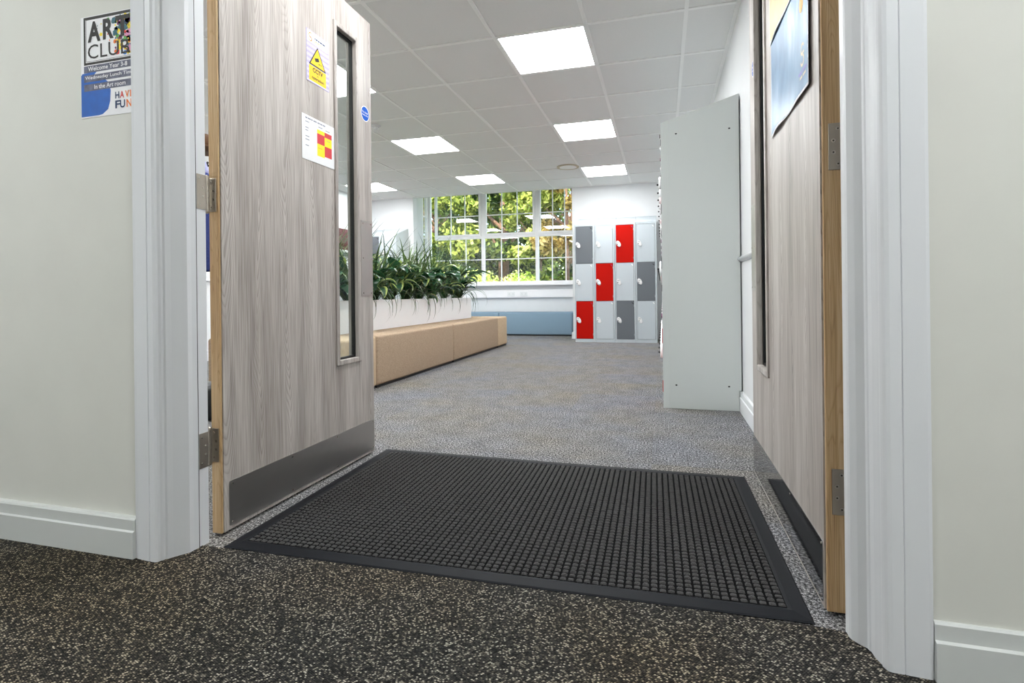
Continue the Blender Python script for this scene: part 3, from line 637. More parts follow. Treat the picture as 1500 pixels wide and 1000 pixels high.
# ================================================================== SIGNS
FONTC = {}
def text_mesh(txt, bold=0.0):
    key = (txt, bold)
    if key not in FONTC:
        c = bpy.data.curves.new('lettering', 'FONT'); c.body = txt; c.offset = bold; c.resolution_u = 3; c.fill_mode = 'BOTH'
        o = bpy.data.objects.new('lettering', c); C.objects.link(o)
        me = bpy.data.meshes.new_from_object(o)
        V = [tuple(v.co) for v in me.vertices]; Fs = [tuple(p.vertices) for p in me.polygons]
        bpy.data.objects.remove(o); bpy.data.curves.remove(c); bpy.data.meshes.remove(me)
        FONTC[key] = (V, Fs)
    return FONTC[key]
class Sign:
    def __init__(s, root, O, u, v): s.root = root; s.O = Vector(O); s.u = Vector(u).normalized(); s.v = Vector(v).normalized(); s.n = s.u.cross(s.v); s.art = MB(); s.let = MB()
    def P(s, a, b, l): return tuple(s.O+s.u*a+s.v*b+s.n*l)
    def sheet(s, w, h, mt, th=.0012, curl=0):
        m_ = MB(); i0 = 0; N = 12
        pts = [(0, 0), (w, 0), (w, h), (0, h)]
        m_.v = [s.P(a, b, l) for l in (0.0002, th) for a, b in pts]
        for q in ((3, 2, 1, 0), (4, 5, 6, 7), (0, 1, 5, 4), (1, 2, 6, 5), (2, 3, 7, 6), (3, 0, 4, 7)): m_.face(q, mt)
        s.th = th; return m_.build('sheet', s.root)
    def poly(s, pts, mt, layer=1, mb=None):
        mb = mb or s.art; i0 = len(mb.v); mb.v += [s.P(a, b, s.th+.00012*layer) for a, b in pts]; mb.face(range(i0, i0+len(pts)), mt)
    def rect(s, x0, y0, x1, y1, mt, layer=1): s.poly([(x0, y0), (x1, y0), (x1, y1), (x0, y1)], mt, layer)
    def circ(s, cx, cy, r, mt, layer=1, ry=None, n=28): s.poly([(cx+r*math.cos(2*math.pi*k/n), cy+(ry or r)*math.sin(2*math.pi*k/n)) for k in range(n)], mt, layer)
    def ring(s, x0, y0, x1, y1, t, mt, layer=1):
        s.rect(x0, y0, x1, y0+t, mt, layer); s.rect(x0, y1-t, x1, y1, mt, layer); s.rect(x0, y0+t, x0+t, y1-t, mt, layer); s.rect(x1-t, y0+t, x1, y1-t, mt, layer)
    def text(s, txt, x0, y0, w, h, mt, layer=4, bold=0.0, rot=0):
        V, Fs = text_mesh(txt, bold)
        xa = min(v[0] for v in V); xb = max(v[0] for v in V); ya = min(v[1] for v in V); yb = max(v[1] for v in V)
        s.let = MB(); i0 = 0; c_, s_ = math.cos(rot), math.sin(rot)
        for v in V:
            a = (v[0]-xa)/(xb-xa)*w; b = (v[1]-ya)/(yb-ya)*h
            s.let.v.append(s.P(x0+a*c_-b*s_, y0+a*s_+b*c_, s.th+.00012*layer))
        for f_ in Fs: s.let.face([i0+i for i in f_], mt)
        s.let.build('lettering', s.root)
    def blob(s, cx, cy, r, mt, layer=2):
        n = 14; s.poly([(cx+r*(.6+.6*random.random())*math.cos(2*math.pi*k/n), cy+r*(.6+.6*random.random())*math.sin(2*math.pi*k/n)) for k in range(n)], mt, layer)
    def done(s):
        if s.art.f: s.art.build('artwork', s.root)
# art club poster on the hall wall
t = thing('wall_poster', (-1.494, YF, 1.225), 'white poster reading ART CLUB with paint splashes and blue brush stroke, on the hall wall', 'poster')
S = Sign(t, (-1.594, YF, 1.226), (1, 0, 0), (0, 0, 1)); S.sheet(.2005, .288, M['paper'])
pw, ph = .2, .288
S.rect(0, .004, .066, .103, M['cyan_b'], 1)
S.poly([(.066, .004), (.080, .006), (.100, .018), (.108, .040), (.110, .070), (.104, .092), (.090, .103), (.066, .103)], M['cyan_b'], 1)
S.poly([(0, .103), (.07, .103), (.09, .1155), (.07, .118), (.02, .121), (0, .123)], M['cyan_b'], 1)
S.poly([(0, .121), (.004, .127), (.06, .130), (.05, .121)], M['cyan_b'], 1)
S.ring(.011, .150, .1985, .286, .0070, M['ink'], 1); S.ring(.020, .159, .190, .279, .0012, M['ink'], 1)
paint = [M[k] for k in ('p_red', 'p_yel', 'p_yel', 'p_yel', 'p_org', 'p_blu', 'p_nav', 'p_tea', 'p_tea', 'p_gre', 'p_pin', 'p_pur')]
rs = random.getstate(); random.seed(21)
for k in range(150):
    x = min(.188, .125+.065*random.random()**.7 - (.05 if random.random() < .16 else 0)); z = .168+.104*random.random()
    if x < .115 and z < .2: continue
    S.blob(x, z, random.choice((.002, .003, .004, .007, .010))*(1 if x > .12 else .6), random.choice(paint), 2+(k % 3)*.5)
random.setstate(rs)
S.blob(.054, .252, .004, M['p_tea'], 2); S.blob(.062, .249, .0022, M['p_nav'], 2); S.blob(.063, .257, .002, M['p_tea'], 2)
S.text('A', .0270, .2135, .048, .058, M['ink'], 6, .035); S.text('R', .0840, .2145, .040, .058, M['ink'], 6, .035); S.text('T', .1300, .2155, .051, .059, M['ink'], 6, .035)
S.text('CLUB', .0270, .166, .153, .040, M['ink'], 6, .0)
for y0, tx, x0, w_ in ((.128, 'Welcome Year 3-8', .027, .145), (.1015, 'Wednesday Lunch Time', .016, .178), (.0755, 'In the Art room', .05, .115)):
    S.rect(.011, y0, .1985, y0+.0195, M['slate_ink'], 3); S.text(tx, x0, y0+.004, w_, .0125, M['paper'], 6, .01)
for ch, x0, mt in (('H', .127, 'p_nav'), ('A', .1445, 'p_red'), ('V', .163, 'p_org'), ('E', .181, 'p_org')): S.text(ch, x0, .044, .0145, .019, M[mt], 6, .02)
for ch, x0, mt in (('F', .127, 'p_nav'), ('U', .1445, 'p_nav'), ('N', .168, 'p_org')): S.text(ch, x0, .0165, .018, .022, M[mt], 6, .02)
S.done()
# CCTV sign on the open door
XD = -1.265
t = thing('warning_sign', (XD, 1.784, 1.615), 'small lilac CCTV warning sign with yellow triangle stuck on the grey door', 'sign')
S = Sign(t, (XD, 1.7145, 1.519), (0, 1, 0), (0, 0, 1)); S.sheet(.139, .194, M['lilac_p'])
for k in range(16): S.rect(.002, .004+.0095*k, .137, .0055+.0095*k, M['lilac_d'] if k % 2 else M['paper'], 1)
S.rect(.004, .148, .128, .190, M['paper'], 2)
for k in range(18):
    a = math.radians(40+k*15); 
    S.circ(.024+.008*math.cos(a), .176+.008*math.sin(a), .0022, M['orange_p'], 3, n=8); S.circ(.024-.008*math.cos(a), .161-.008*math.sin(a)*.9, .0022, M['orange_p'], 3, n=8)
for k, (a, w_) in enumerate(((.048, .006), (.056, .012), (.070, .010), (.082, .014), (.098, .016))): S.rect(a, .1695, a+w_, .1755, M['p_nav'], 3)
for a, w_ in ((.050, .012), (.064, .016), (.083, .008)): S.rect(a, .160, a+w_, .164, M['p_org'] if 0 else M['orange_p'], 3)
S.poly([(.014, .066), (.119, .066), (.0665, .146)], M['ink'], 3); S.poly([(.023, .071), (.110, .071), (.0665, .138)], M['yellow'], 4)
S.poly([(.048, .098), (.072, .106), (.077, .094), (.053, .086)], M['ink'], 5); S.rect(.072, .082, .080, .086, M['ink'], 5); S.rect(.084, .083, .092, .086, M['ink'], 5)
S.rect(.014, .006, .119, .064, M['yellow'], 3)
S.text('CCTV', .036, .042, .062, .017, M['ink'], 6, .035); S.text('in', .062, .031, .009, .007, M['ink'], 6); S.text('operation', .030, .013, .074, .014, M['ink'], 6, .02)
S.done()
# timetable sheet
t = thing('timetable_sheet', (XD, 1.784, 1.30), 'white printed timetable with yellow and red chequered cells on the grey door', 'paper sheet')
S = Sign(t, (XD, 1.6835, 1.220), (0, 1, 0), (0, 0, 1)); S.sheet(.2, .167, M['paper'])
for (a, c, z0, z1, k) in ((.090, .137, .116, .131, 'y'), (.090, .137, .077, .116, 'r'), (.090, .137, .030, .077, 'y'), (.137, .183, .112, .131, 'r'), (.137, .183, .077, .112, 'y'), (.137, .183, .036, .077, 'r')): S.rect(a, z0, c, z1, M['cell_'+k], 1)
for a, w_ in ((.020, .012), (.034, .018), (.054, .010), (.068, .020), (.092, .016), (.110, .014), (.126, .016)): S.rect(a, .153, a+w_, .158, M['grey_ink'], 1)
for z in (.140, .118, .108, .086, .074, .052): S.rect(.020, z, .020+.016+.01*((z*1000) % 3)/3, z+.0028, M['grey_ink'], 1)
S.rect(.098, .140, .124, .143, M['grey_ink'], 1); S.rect(.143, .138, .170, .141, M['grey_ink'], 1); S.rect(.146, .100, .172, .1015, M['grey_ink'], 2); S.rect(.095, .06, .12, .0615, M['p_org'], 2)
S.done()
# fire door stickers
for nm, O, u, lb in (('a', (XD, 2.0875, 1.487), (0, 1, 0), 'round blue fire door sticker on the grey door beside its glass panel'), ('b', (.338, 2.212, 1.515), (0, -1, 0), 'round blue fire door sticker on the door edge behind the blue poster')):
    t = thing('door_sticker', O, lb, 'sticker')
    S = Sign(t, O, u, (0, 0, 1)); r = .034
    m_ = MB(); pts = [(r+r*math.cos(2*math.pi*k/36), r+r*math.sin(2*math.pi*k/36)) for k in range(36)]
    m_.v = [S.P(a, b_, l) for l in (.0001, .0008) for a, b_ in pts]
    m_.face(range(36, 72), M['paper']); 
    for k in range(36): j = (k+1) % 36; m_.face((k, j, 36+j, 36+k), M['paper'])
    m_.build('disc', t); S.th = .0008
    S.circ(r, r, r*.9, M['fire_blue'], 1, n=36)
    S.text('Fire door', .009, .0355, .050, .0095, M['paper'], 3, .01); S.text('keep shut', .009, .0225, .050, .0095, M['paper'], 3, .01)
    S.done()
# two posters on the other door; their lower corners lift off the face
def door_poster(label, y_a, y_b, z_a, z_b, field, base, curl):
    t = thing('door_poster', (.338, (y_a+y_b)/2, z_a), label, 'poster')
    def pt(a, c, off=0):
        lift = base+.013*curl*max(0, a-.55)**1.3*(1-.3*c)+.012*curl*math.exp(-((a-.25)**2)/.03)*max(0, .6-c)+.006*curl*math.exp(-((a-.75)**2)/.02)*max(0, .5-c)
        return (.338-lift-off, y_a+(y_b-y_a)*a, z_a+(z_b-z_a)*c)
    NA, NC = 40, 26
    b = MB()
    for off in (0, -.0006): b.v += [pt(i/NA, j/NC, off) for j in range(NC+1) for i in range(NA+1)]
    K = (NA+1)*(NC+1)
    for j in range(NC):
        for i in range(NA):
            q = j*(NA+1)+i; b.face((q, q+1, q+NA+2, q+NA+1), M['paper']); b.face((K+q+NA+1, K+q+NA+2, K+q+1, K+q), M['paper'])
    b.build('sheet', t, True)
    b = MB(); a0, c0 = .012, .02
    b.v = [pt(a0+(1-2*a0)*i/NA, c0+(1-2*c0)*j/NC, .0004) for j in range(NC+1) for i in range(NA+1)]
    for j in range(NC):
        for i in range(NA): q = j*(NA+1)+i; b.face((q, q+1, q+NA+2, q+NA+1), field)
    b.build('artwork', t, True)
    return t, pt
t, pt = door_poster('blue painted poster with a small S emblem, lower of two on the door', 1.835, 1.378, 1.190, 1.487, M['poster_b'], .003, 1.0)
b = MB()
def pcurve(pts, r=.003, mt=M['emblem']):
    path = [pt(a, c, .0008) for a, c in pts]
    for p, q in zip(path, path[1:]):
        d = Vector(q)-Vector(p); n_ = Vector((0, -d.z, d.y)).normalized()*r; k = len(b.v)
        b.v += [tuple(Vector(p)-n_), tuple(Vector(q)-n_), tuple(Vector(q)+n_), tuple(Vector(p)+n_)]; b.face((k, k+1, k+2, k+3), mt)
ea, ec = .878, .305
arc = lambda ca, cc, ra, rc, a0, a1: [(ca+ra*math.cos(math.radians(a)), cc+rc*math.sin(math.radians(a))) for a in range(a0, a1, 18 if a1 > a0 else -18)]
pcurve(arc(ea, ec+.045, .030, .042, 20, 280)); pcurve([(ea-.022, ec+.012), (ea+.036, ec+.012)]); pcurve(arc(ea, ec-.045, .030, .042, 80, -180))
for k, (a0, w_) in enumerate(((.80, .17), (.83, .12))):
    c = .17-.04*k; pcurve([(a0, c), (a0+w_*.4, c)], .003, M['lilac_d'] if k == 0 else M['emblem']); pcurve([(a0+w_*.5, c), (a0+w_, c)], .003, M['lilac_d'] if k == 0 else M['emblem'])
b.build('emblem', t); b = MB()
n_ = 24; k = len(b.v); b.v += [pt(.853+.045*math.cos(2*math.pi*q/n_), .735+.07*math.sin(2*math.pi*q/n_), .0009) for q in range(n_)]; b.face(range(k, k+n_), M['orange_p'])
b.build('yellow_spot', t)
door_poster('yellow painted poster, upper of the two posters on the door', 1.838, 1.380, 1.478, 1.775, M['poster_y'], .0055, .5)

# ================================================================== MAT
t = thing('entrance_mat', (-.46, 1.74, 0), 'charcoal rubber-edged entrance mat with a grid of raised nubs, lying in the doorway', 'mat')
FL, FR, BL, BR = (-1.206, 1.240), (.306, 1.268), (-1.231, 2.222), (.296, 2.208)
def mp_(a, c): 
    sag = .004*math.sin(math.pi*a)
    return (FL[0]*(1-a)*(1-c)+FR[0]*a*(1-c)+BL[0]*(1-a)*c+BR[0]*a*c, FL[1]*(1-a)*(1-c)+FR[1]*a*(1-c)+BL[1]*(1-a)*c+BR[1]*a*c - sag*(1-c))
LW, LH = 1.515, .965; eb = .042
b = MB(); N = 24
ring_ = []
for (ins_, z) in ((0, .0032), (.004, .006), (eb-.006, .0085), (eb, .0075), (eb+.004, .006)):
    row = []
    ia, ic = ins_/LW, ins_/LH
    for side in range(4):
        for k in range(N):
            s_ = k/N
            if side == 0: a, c = ia+(1-2*ia)*s_, ic
            elif side == 1: a, c = 1-ia, ic+(1-2*ic)*s_
            elif side == 2: a, c = 1-ia-(1-2*ia)*s_, 1-ic
            else: a, c = ia, 1-ic-(1-2*ic)*s_
            row.append(mp_(a, c)+(z,))
    ring_.append(row)
base = [(x, y, .0024) for x, y, z in ring_[0]]
rows = [base]+ring_; nn = 4*N
for r_ in rows: b.v += r_
for i in range(len(rows)-1):
    for k in range(nn): j = (k+1) % nn; b.face((i*nn+k, i*nn+j, (i+1)*nn+j, (i+1)*nn+k), M['rubber'])
b.build('rubber_edging', t, label='smooth black rubber border')
b = MB()
gx_, gy_ = 72, 47; ia, ic = (eb+.002)/LW, (eb+.002)/LH
k0 = len(b.v); b.v += [mp_(ia, ic)+(.0066,), mp_(1-ia, ic)+(.0066,), mp_(1-ia, 1-ic)+(.0066,), mp_(ia, 1-ic)+(.0066,)]; b.face((k0, k0+1, k0+2, k0+3), M['groove'])
rr = random.Random(3)
for j in range(gy_):
    for i in range(gx_):
        a0 = ia+(1-2*ia)*(i+.13)/gx_; a1 = ia+(1-2*ia)*(i+.85)/gx_; c0 = ic+(1-2*ic)*(j+.22)/gy_; c1 = ic+(1-2*ic)*(j+.76)/gy_
        k = len(b.v); h = .0106+rr.uniform(-.0006, .0006); da, dc = (a1-a0), (c1-c0)
        for (f_, z) in ((-.02, .0064), (.03, .0084), (.24, h)):
            for a, c in ((a0+da*f_, c0+dc*f_), (a1-da*f_, c0+dc*f_), (a1-da*f_, c1-dc*f_), (a0+da*f_, c1-dc*f_)):
                x, y = mp_(a, c); b.v.append((x+rr.uniform(-.0006, .0006), y+rr.uniform(-.0006, .0006), z+rr.uniform(-.0003, .0003)))
        for L_ in (0, 4):
            for q in range(4): p2 = (q+1) % 4; b.face((k+L_+q, k+L_+p2, k+L_+4+p2, k+L_+4+q), M['nub'])
        b.face((k+8, k+9, k+10, k+11), M['nub'])
b.build('nubbed_pile', t, label='charcoal pile pressed into a grid of nubs')

# ================================================================== LOCKERS
def locker(x0, y0, ax, doors, label, group, w=.293, depth=.45, hf=1.731, hb=1.872, first=True):
    """ax 'y': doors face -Y, columns run along X.   ax 'x': doors face -X, columns run along Y."""
    if ax == 'y': T = lambda s, d, z: (x0+s, y0+d, z)
    else: T = lambda s, d, z: (x0+d, y0-s, z)
    root = thing('locker', T(w/2, depth/2, 0), label, 'locker', group)
    def bx(mb, s0, s1, d0, d1, z0, z1, mt): mb.box(T(s0, d0, z0), T(s1, d1, z1), mt)
    b = MB(); g = .0022
    i0 = len(b.v); prof = [(0, 0), (depth, 0), (depth, hb), (0, hf)]
    for s in (g, w-g): b.v += [T(s, d, z) for d, z in [(.014, 0), (depth, 0), (depth, hb), (.014, hf)]]
    for q in range(4): p2 = (q+1) % 4; b.face((i0+q, i0+p2, i0+4+p2, i0+4+q), M['locker'])
    b.face((i0+3, i0+2, i0+1, i0), M['locker_end']); b.face((i0+4, i0+5, i0+6, i0+7), M['locker_end'])
    bx(b, g, .017, 0, .014, 0, hf, M['locker']); bx(b, w-.024, w-g, 0, .014, 0, hf, M['locker'])
    bx(b, .017, w-.024, 0, .014, 0, .045, M['locker']); bx(b, .017, w-.024, 0, .014, hf-.028, hf, M['locker'])
    b.build('locker_body', root, label=None)
    zs = (.048, .602, 1.153, hf-.030)
    for k, cn in enumerate(doors):
        z0, z1 = zs[k]+.002, zs[k+1]-.002; mt = M[cn]
        b = MB(); bx(b, .0205, w-.0275, -.001, .012, z0+.0015, z1-.0015, mt)
        bx(b, .0172, w-.0242, .0125, .0138, z0-.0015, z1+.0015, M['blackp'])  # black sheet paints the shade in the gap round the door
        # number tag slot and hinge pins
        bx(b, w-.030, w-.0265, -.0045, -.003, z0+.05, z0+.08, M['locker']); bx(b, w-.030, w-.0265, -.0045, -.003, z1-.08, z1-.05, M['locker'])
        d = b.build('locker_door', root, bevel=(.0025, 2), label={'red': 'red door', 'dark': 'dark grey door'}.get(cn, 'light grey door'))
        cs, cz = .056, (z0+z1)/2+.0
        lm = MB(); n_ = 24; th = math.radians(-62)
        def ell(ra, rb, d_):
            return [T(cs+ra*math.cos(a)*math.cos(th)-rb*math.sin(a)*math.sin(th), d_, cz+ra*math.cos(a)*math.sin(th)+rb*math.sin(a)*math.cos(th)) for a in (2*math.pi*q/n_ for q in range(n_))]
        i0 = 0; lv = [ell(.048, .028, -.003), ell(.048, .028, -.012), ell(.042, .023, -.018)]
        for r_ in lv: lm.v += r_
        for q in range(2):
            for p_ in range(n_): p2 = (p_+1) % n_; lm.face((q*n_+p_, q*n_+p2, (q+1)*n_+p2, (q+1)*n_+p_), M['white'])
        lm.face(range(2*n_, 3*n_), M['white'])
        lk = lm.build('lock', d, label='white oval lock')
        hm = MB(); bx(hm, cs-.021, cs-.009, -.030, -.017, cz-.014, cz-.003, M['blackp']); bx(hm, cs-.024, cs+.010, -.021, -.017, cz+.016, cz+.021, M['dark'])
        hm.build('lock_latch', d)
        tg = MB(); i0 = 0
        tg.v = [T(s, d_, z) for d_ in (-.003, -.008) for s, z in ((w-.062, z1-.022), (w-.054, z1-.018), (w-.036, z1-.036), (w-.040, z1-.046))]
        for q in ((3, 2, 1, 0), (4, 5, 6, 7), (0, 1, 5, 4), (1, 2, 6, 5), (2, 3, 7, 6), (3, 0, 4, 7)): tg.face(q, {'locker': M['tee'], 'red': M['p_pur'], 'dark': M['blackp']}[cn])
        tg.build('number_tag', d)
    return root
L_, R_, D_ = 'locker', 'red', 'dark'
YL = 7.88
for i, (cols, lb) in enumerate(((( R_, L_, D_), 'locker column with red bottom door and dark grey top door, next to the window'),
                               ((L_, R_, L_), 'locker column with a single red door in its middle, second from the window'),
                               ((D_, L_, R_), 'locker column with red door on top and dark grey door at the bottom'),
                               ((L_, D_, L_), 'locker column with a dark grey middle door, beside the long locker row'))):
    locker(-1.243+.2935*i, YL, 'y', cols, lb, 'three-door locker columns on the back wall')
# row along the right wall; its end panel faces the doorway
for i in range(12):
    y0 = 3.443+.305*(i+1)
    cols = [(R_, L_, D_), (L_, D_, L_), (D_, L_, R_), (L_, R_, L_)][i % 4]
    r_ = locker(.002, y0, 'x', cols, 'locker column at the doorway end of the long row, seen from its plain grey side' if i == 0 else 'locker column in the long row along the wall, hidden behind the grey end panel',
                'long locker row on the side wall', w=.305, depth=.446, hf=1.755, hb=1.893)
t = thing('locker_end_panel', (.23, 3.44, 0), 'tall light grey sloping-top locker end panel facing the doorway', 'panel')
b = MB(); prof = [(.001, 0), (.436, 0), (.436, .122), (.450, .122), (.450, 1.893), (.001, 1.757)]
b.extr(prof, lambda a, z, y: (a, y, z), 3.4385, 3.4425, M['locker_end']); b.extr([(.001, 0), (.040, 0), (.040, 1.7687), (.001, 1.757)], lambda a, z, y: (a, y, z), 3.4368, 3.4386, M['locker_end'])
for z0_, z1_ in ((.40, .49), (.10, .17)): b.box((-.003, 3.440, z0_), (.001, 3.446, z1_), M['red'])
for z0_, z1_ in ((1.20, 1.26), (1.05, 1.07), (.86, .93), (.72, .76), (1.62, 1.66)): b.box((-.003, 3.440, z0_), (.001, 3.446, z1_), M['dark'])
o = b.build('panel_sheet', t, bevel=(.0015, 1))
b = MB()
for x, z in ((.091, 1.685), (.396, 1.690), (.078, .144), (.380, .145)): b.extr([(.0065*math.cos(2*math.pi*k/12), .0045*math.sin(2*math.pi*k/12)) for k in range(12)], lambda a, c, y: (x+a, y, z+c), 3.4380, 3.4384, M['blackp'])
b.build('fixing_hole', t)
# bank at the far left of the back wall
for i in range(2):
    locker(-4.215-.2935*(i+1), 8.0, 'y', [(L_, D_, L_), (L_, L_, D_), (D_, L_, L_)][i], ['locker column behind the plants, its plain grey side towards the bay window', 'locker column behind the plants, second from the bay window', 'locker column behind the plants, third from the bay window'][i], 'lockers behind the planter', depth=.448)

# ================================================================== BENCH, PLANTER
def cushion(mb, a, b_, mt, r=.02): mb.box(a, b_, mt)
XB0, ZB = -2.12, .405
def seat(y0, y1, x0, x1, mt, label, lab2=None):
    t = thing('bench_module', ((x0+x1)/2, (y0+y1)/2, 0), label, 'bench', 'upholstered bench modules round the planter')
    b = MB().box((x0+.012, y0+.012, 0), (x1-.012, y1-.012, .018), M['blackp']); b.build('plinth', t)
    b = MB().box((x0, y0, .018), (x1, y1, ZB), mt); b.build('upholstery', t, True, bevel=(.022, 4))
    return t
seat(3.697, 5.269, -2.508, XB0, M['tan'], 'tan upholstered bench module closest to the doorway, in front of the planter')
seat(5.279, 6.856, -2.508, XB0, M['tan'], 'tan upholstered bench module further from the doorway, in front of the planter')
seat(6.864, 7.29, -2.508, XB0, M['tan_l'], 'pale tan corner bench module at the window end of the planter')
seat(3.26, 3.689, -2.508, XB0, M['tan_l'], 'pale tan corner bench module at the doorway end, mostly behind the door')
seat(6.905, 7.29, -3.30, -2.512, M['tan'], 'tan bench module across the window end of the planter')
seat(3.26, 3.645, -3.30, -2.512, M['tan'], 'tan bench module across the doorway end of the planter')
seat(3.65, 5.272, -3.30, -2.922, M['tan'], 'tan bench module behind the planter, doorway half')
seat(5.276, 6.90, -3.30, -2.922, M['tan'], 'tan bench module behind the planter, window half')
t = thing('planter_box', (-2.715, 5.27, 0), 'long white planter trough standing between the tan benches', 'planter')
b = MB(); y0, y1, x0, x1, zt, th = 3.655, 6.895, -2.915, -2.513, .676, .012
b.box((x0, y0, 0), (x1, y0+th, zt), M['planter']); b.box((x0, y1-th, 0), (x1, y1, zt), M['planter'])
b.box((x0, y0+th, 0), (x0+th, y1-th, zt), M['planter']); b.box((x1-th, y0+th, 0), (x1, y1-th, zt), M['planter'])
b.build('trough', t, bevel=(.002, 1))
MB().box((x0+th, y0+th, .55), (x1-th, y1-th, .63), M['soil']).build('soil', t)
# plants
def blade(mb, p, az, el, L, wd, droop, mt, n=9, fold=.22, shape='grass', twist=0):
    p = Vector(p); d = Vector((math.cos(az)*math.cos(el), math.sin(az)*math.cos(el), math.sin(el)))
    pts, ws, sd, up_ = [], [], [], []
    horiz = Vector((math.cos(az), math.sin(az), 0)); side = Vector((-math.sin(az), math.cos(az), 0))
    e = el
    for i in range(n+1):
        t_ = i/n
        if shape == 'grass': w_ = wd*min(1, .5+3*t_)*(1-t_**2.2)+.0006
        else: w_ = wd*(math.sin(math.pi*min(1, max(0, (t_-.12)/.88))**.85) if t_ > .12 else .06)+.004
        d = horiz*math.cos(e)+Vector((0, 0, math.sin(e)))
        sd_ = (side*math.cos(twist*t_)+d.cross(side)*math.sin(twist*t_)).normalized()
        pts.append(p.copy()); ws.append(w_); sd.append(sd_); up_.append(sd_.cross(d).normalized()*-1)
        p = p+d*L/n; e -= droop/n*(.5+t_*1.2)
    up_ = [u_ if u_.z > 0 else -u_ for u_ in up_]
    mb.ribbon(pts, ws, sd, up_, mt, fold)
rp = random.Random(11)
def grass_plant(x, y, z, big, label):
    t = thing('arching_plant', (x, y, z), label, 'plant', 'arching thin-leaved plants in the planter')
    b = MB()
    for k in range(64 if big else 54):
        az = rp.uniform(0, 2*math.pi); el = rp.uniform(.95, 1.55)
        L = rp.uniform(.50, .92)*(1 if big else .85)
        blade(b, (x+rp.uniform(-.03, .03), y+rp.uniform(-.03, .03), z), az, el, L, rp.uniform(.016, .03), rp.uniform(.5, 2.3), rp.choice((M['leaf_grass'], M['leaf_grass2'])), 10)
    for k in range(6):   # long drooping ones that hang over the trough
        blade(b, (x, y, z), rp.uniform(-.9, .9), rp.uniform(.7, 1.1), rp.uniform(.55, .72), .015, rp.uniform(2.9, 3.5), M['leaf_grass2'], 14)
    b.build('foliage', t, True)
    MB().tube([(x, y, z-.03), (x, y, z+.03), (x, y, z+.08)], [.022, .018, .01], M['leaf_dark'], 8).build('stem', t, True)
def broad_plant(x, y, z, label):
    t = thing('broad_leaf_plant', (x, y, z), label, 'plant', 'broad-leaved plants in the planter')
    b = MB(); st = MB()
    for k in range(15):
        az = rp.uniform(0, 2*math.pi) if k > 5 else rp.uniform(-1.1, 1.1); el = rp.uniform(.7, 1.5); h = rp.uniform(.05, .34)
        q = Vector((x+math.cos(az)*h*.32, y+math.sin(az)*h*.32, z+h))
        st.tube([(x, y, z-.02), tuple((Vector((x, y, z))+q)/2+Vector((0, 0, .02))), tuple(q)], [.006, .005, .004], M['leaf_dark'], 6)
        blade(b, q, az, el-.25, rp.uniform(.20, .32), rp.uniform(.085, .135), rp.uniform(.9, 2.6), rp.choice((M['leaf_broad'], M['leaf_dark'], M['leaf_dark'])), 9, .16, 'broad', rp.uniform(-.3, .3))
    b.build('foliage', t, True); st.build('stem', t, True)
zz = .631
where = ['at the doorway end', 'second clump from the doorway end', 'third clump from the doorway end', 'fourth clump from the doorway end', 'fifth clump from the doorway', 'sixth clump, before the window', 'seventh clump, two from the window end', 'eighth clump, next to the window end', 'last clump at the window end']
for i in range(9): grass_plant(-2.70+rp.uniform(-.05, .05), 3.85+.365*i, zz, i < 7, 'grassy arching-leaved plant in the white planter, '+where[i])
for i in range(10): broad_plant(-2.60+rp.uniform(-.03, .02), 3.76+.335*i, zz, 'broad-leaved plant in the white planter, '+(where[i] if i < 9 else 'right at the window end corner'))
# blue bench under the window
for i, (xa, xb_) in enumerate(((-4.05, -2.758), (-2.754, -1.463))):
    t = thing('window_bench', ((xa+xb_)/2, 9.19, 0), ['slate blue upholstered bench under the window, planter side, mostly hidden', 'slate blue upholstered bench under the window, between the tan bench and the lockers'][i], 'bench', 'blue benches under the window')
    MB().box((xa+.01, 8.97, 0), (xb_-.01, 9.42, .02), M['blackp']).build('plinth', t)
    MB().box((xa, 8.95, .02), (xb_, 9.436, .40), M['blue']).build('upholstery', t, True, bevel=(.018, 4))

# ---- things glimpsed through the hinge gap and the vision panel
t = thing('coat_stand', (-2.86, 2.80, 0), 'dark coat stand glimpsed through the gap behind the open door', 'coat stand')
b = MB().tube([(-2.86, 2.80, .03), (-2.86, 2.80, 1.66)], .014, M['blackp'], 12); b.build('pole', t, True)
b = MB(); disc(b, (-2.86, 2.80), .16, 0, .03, M['blackp'], 28); b.build('base', t)
for k in range(4):
    a = k*math.pi/2+.4; b = MB().tube([(-2.86, 2.80, 1.56), (-2.86+.06*math.cos(a), 2.80+.06*math.sin(a), 1.57), (-2.86+.09*math.cos(a), 2.80+.09*math.sin(a), 1.61)], .007, M['blackp'], 8); b.build('hook', t, True)
t = thing('hanging_coat', (-2.80, 2.72, .9), 'navy blue coat with a lilac collar hanging behind the open door', 'coat')
b = MB(); n = 20; rows = []
for z, rx, ry in ((.88, .17, .10), (.95, .18, .105), (1.2, .16, .095), (1.38, .17, .10), (1.46, .14, .07), (1.50, .06, .05)):
    rows.append([(-2.82+rx*math.cos(2*math.pi*k/n)*(1+.09*math.sin(5*2*math.pi*k/n)), 2.72+ry*math.sin(2*math.pi*k/n)*(1+.12*math.sin(7*2*math.pi*k/n)), z) for k in range(n)])
for r_ in rows: b.v += r_
for i in range(len(rows)-1):
    for k in range(n): j = (k+1) % n; b.face((i*n+k, i*n+j, (i+1)*n+j, (i+1)*n+k), M['navy'])
b.build('coat_body', t, True)
MB().tube([(-2.83, 2.73, 1.49), (-2.83, 2.73, 1.53), (-2.83, 2.74, 1.585)], [.075, .07, .045], M['lilac'], 14).build('collar', t, True)
t = thing('felt_hat', (-2.86, 2.80, 1.66), 'brown felt hat on top of the coat stand behind the door', 'hat')
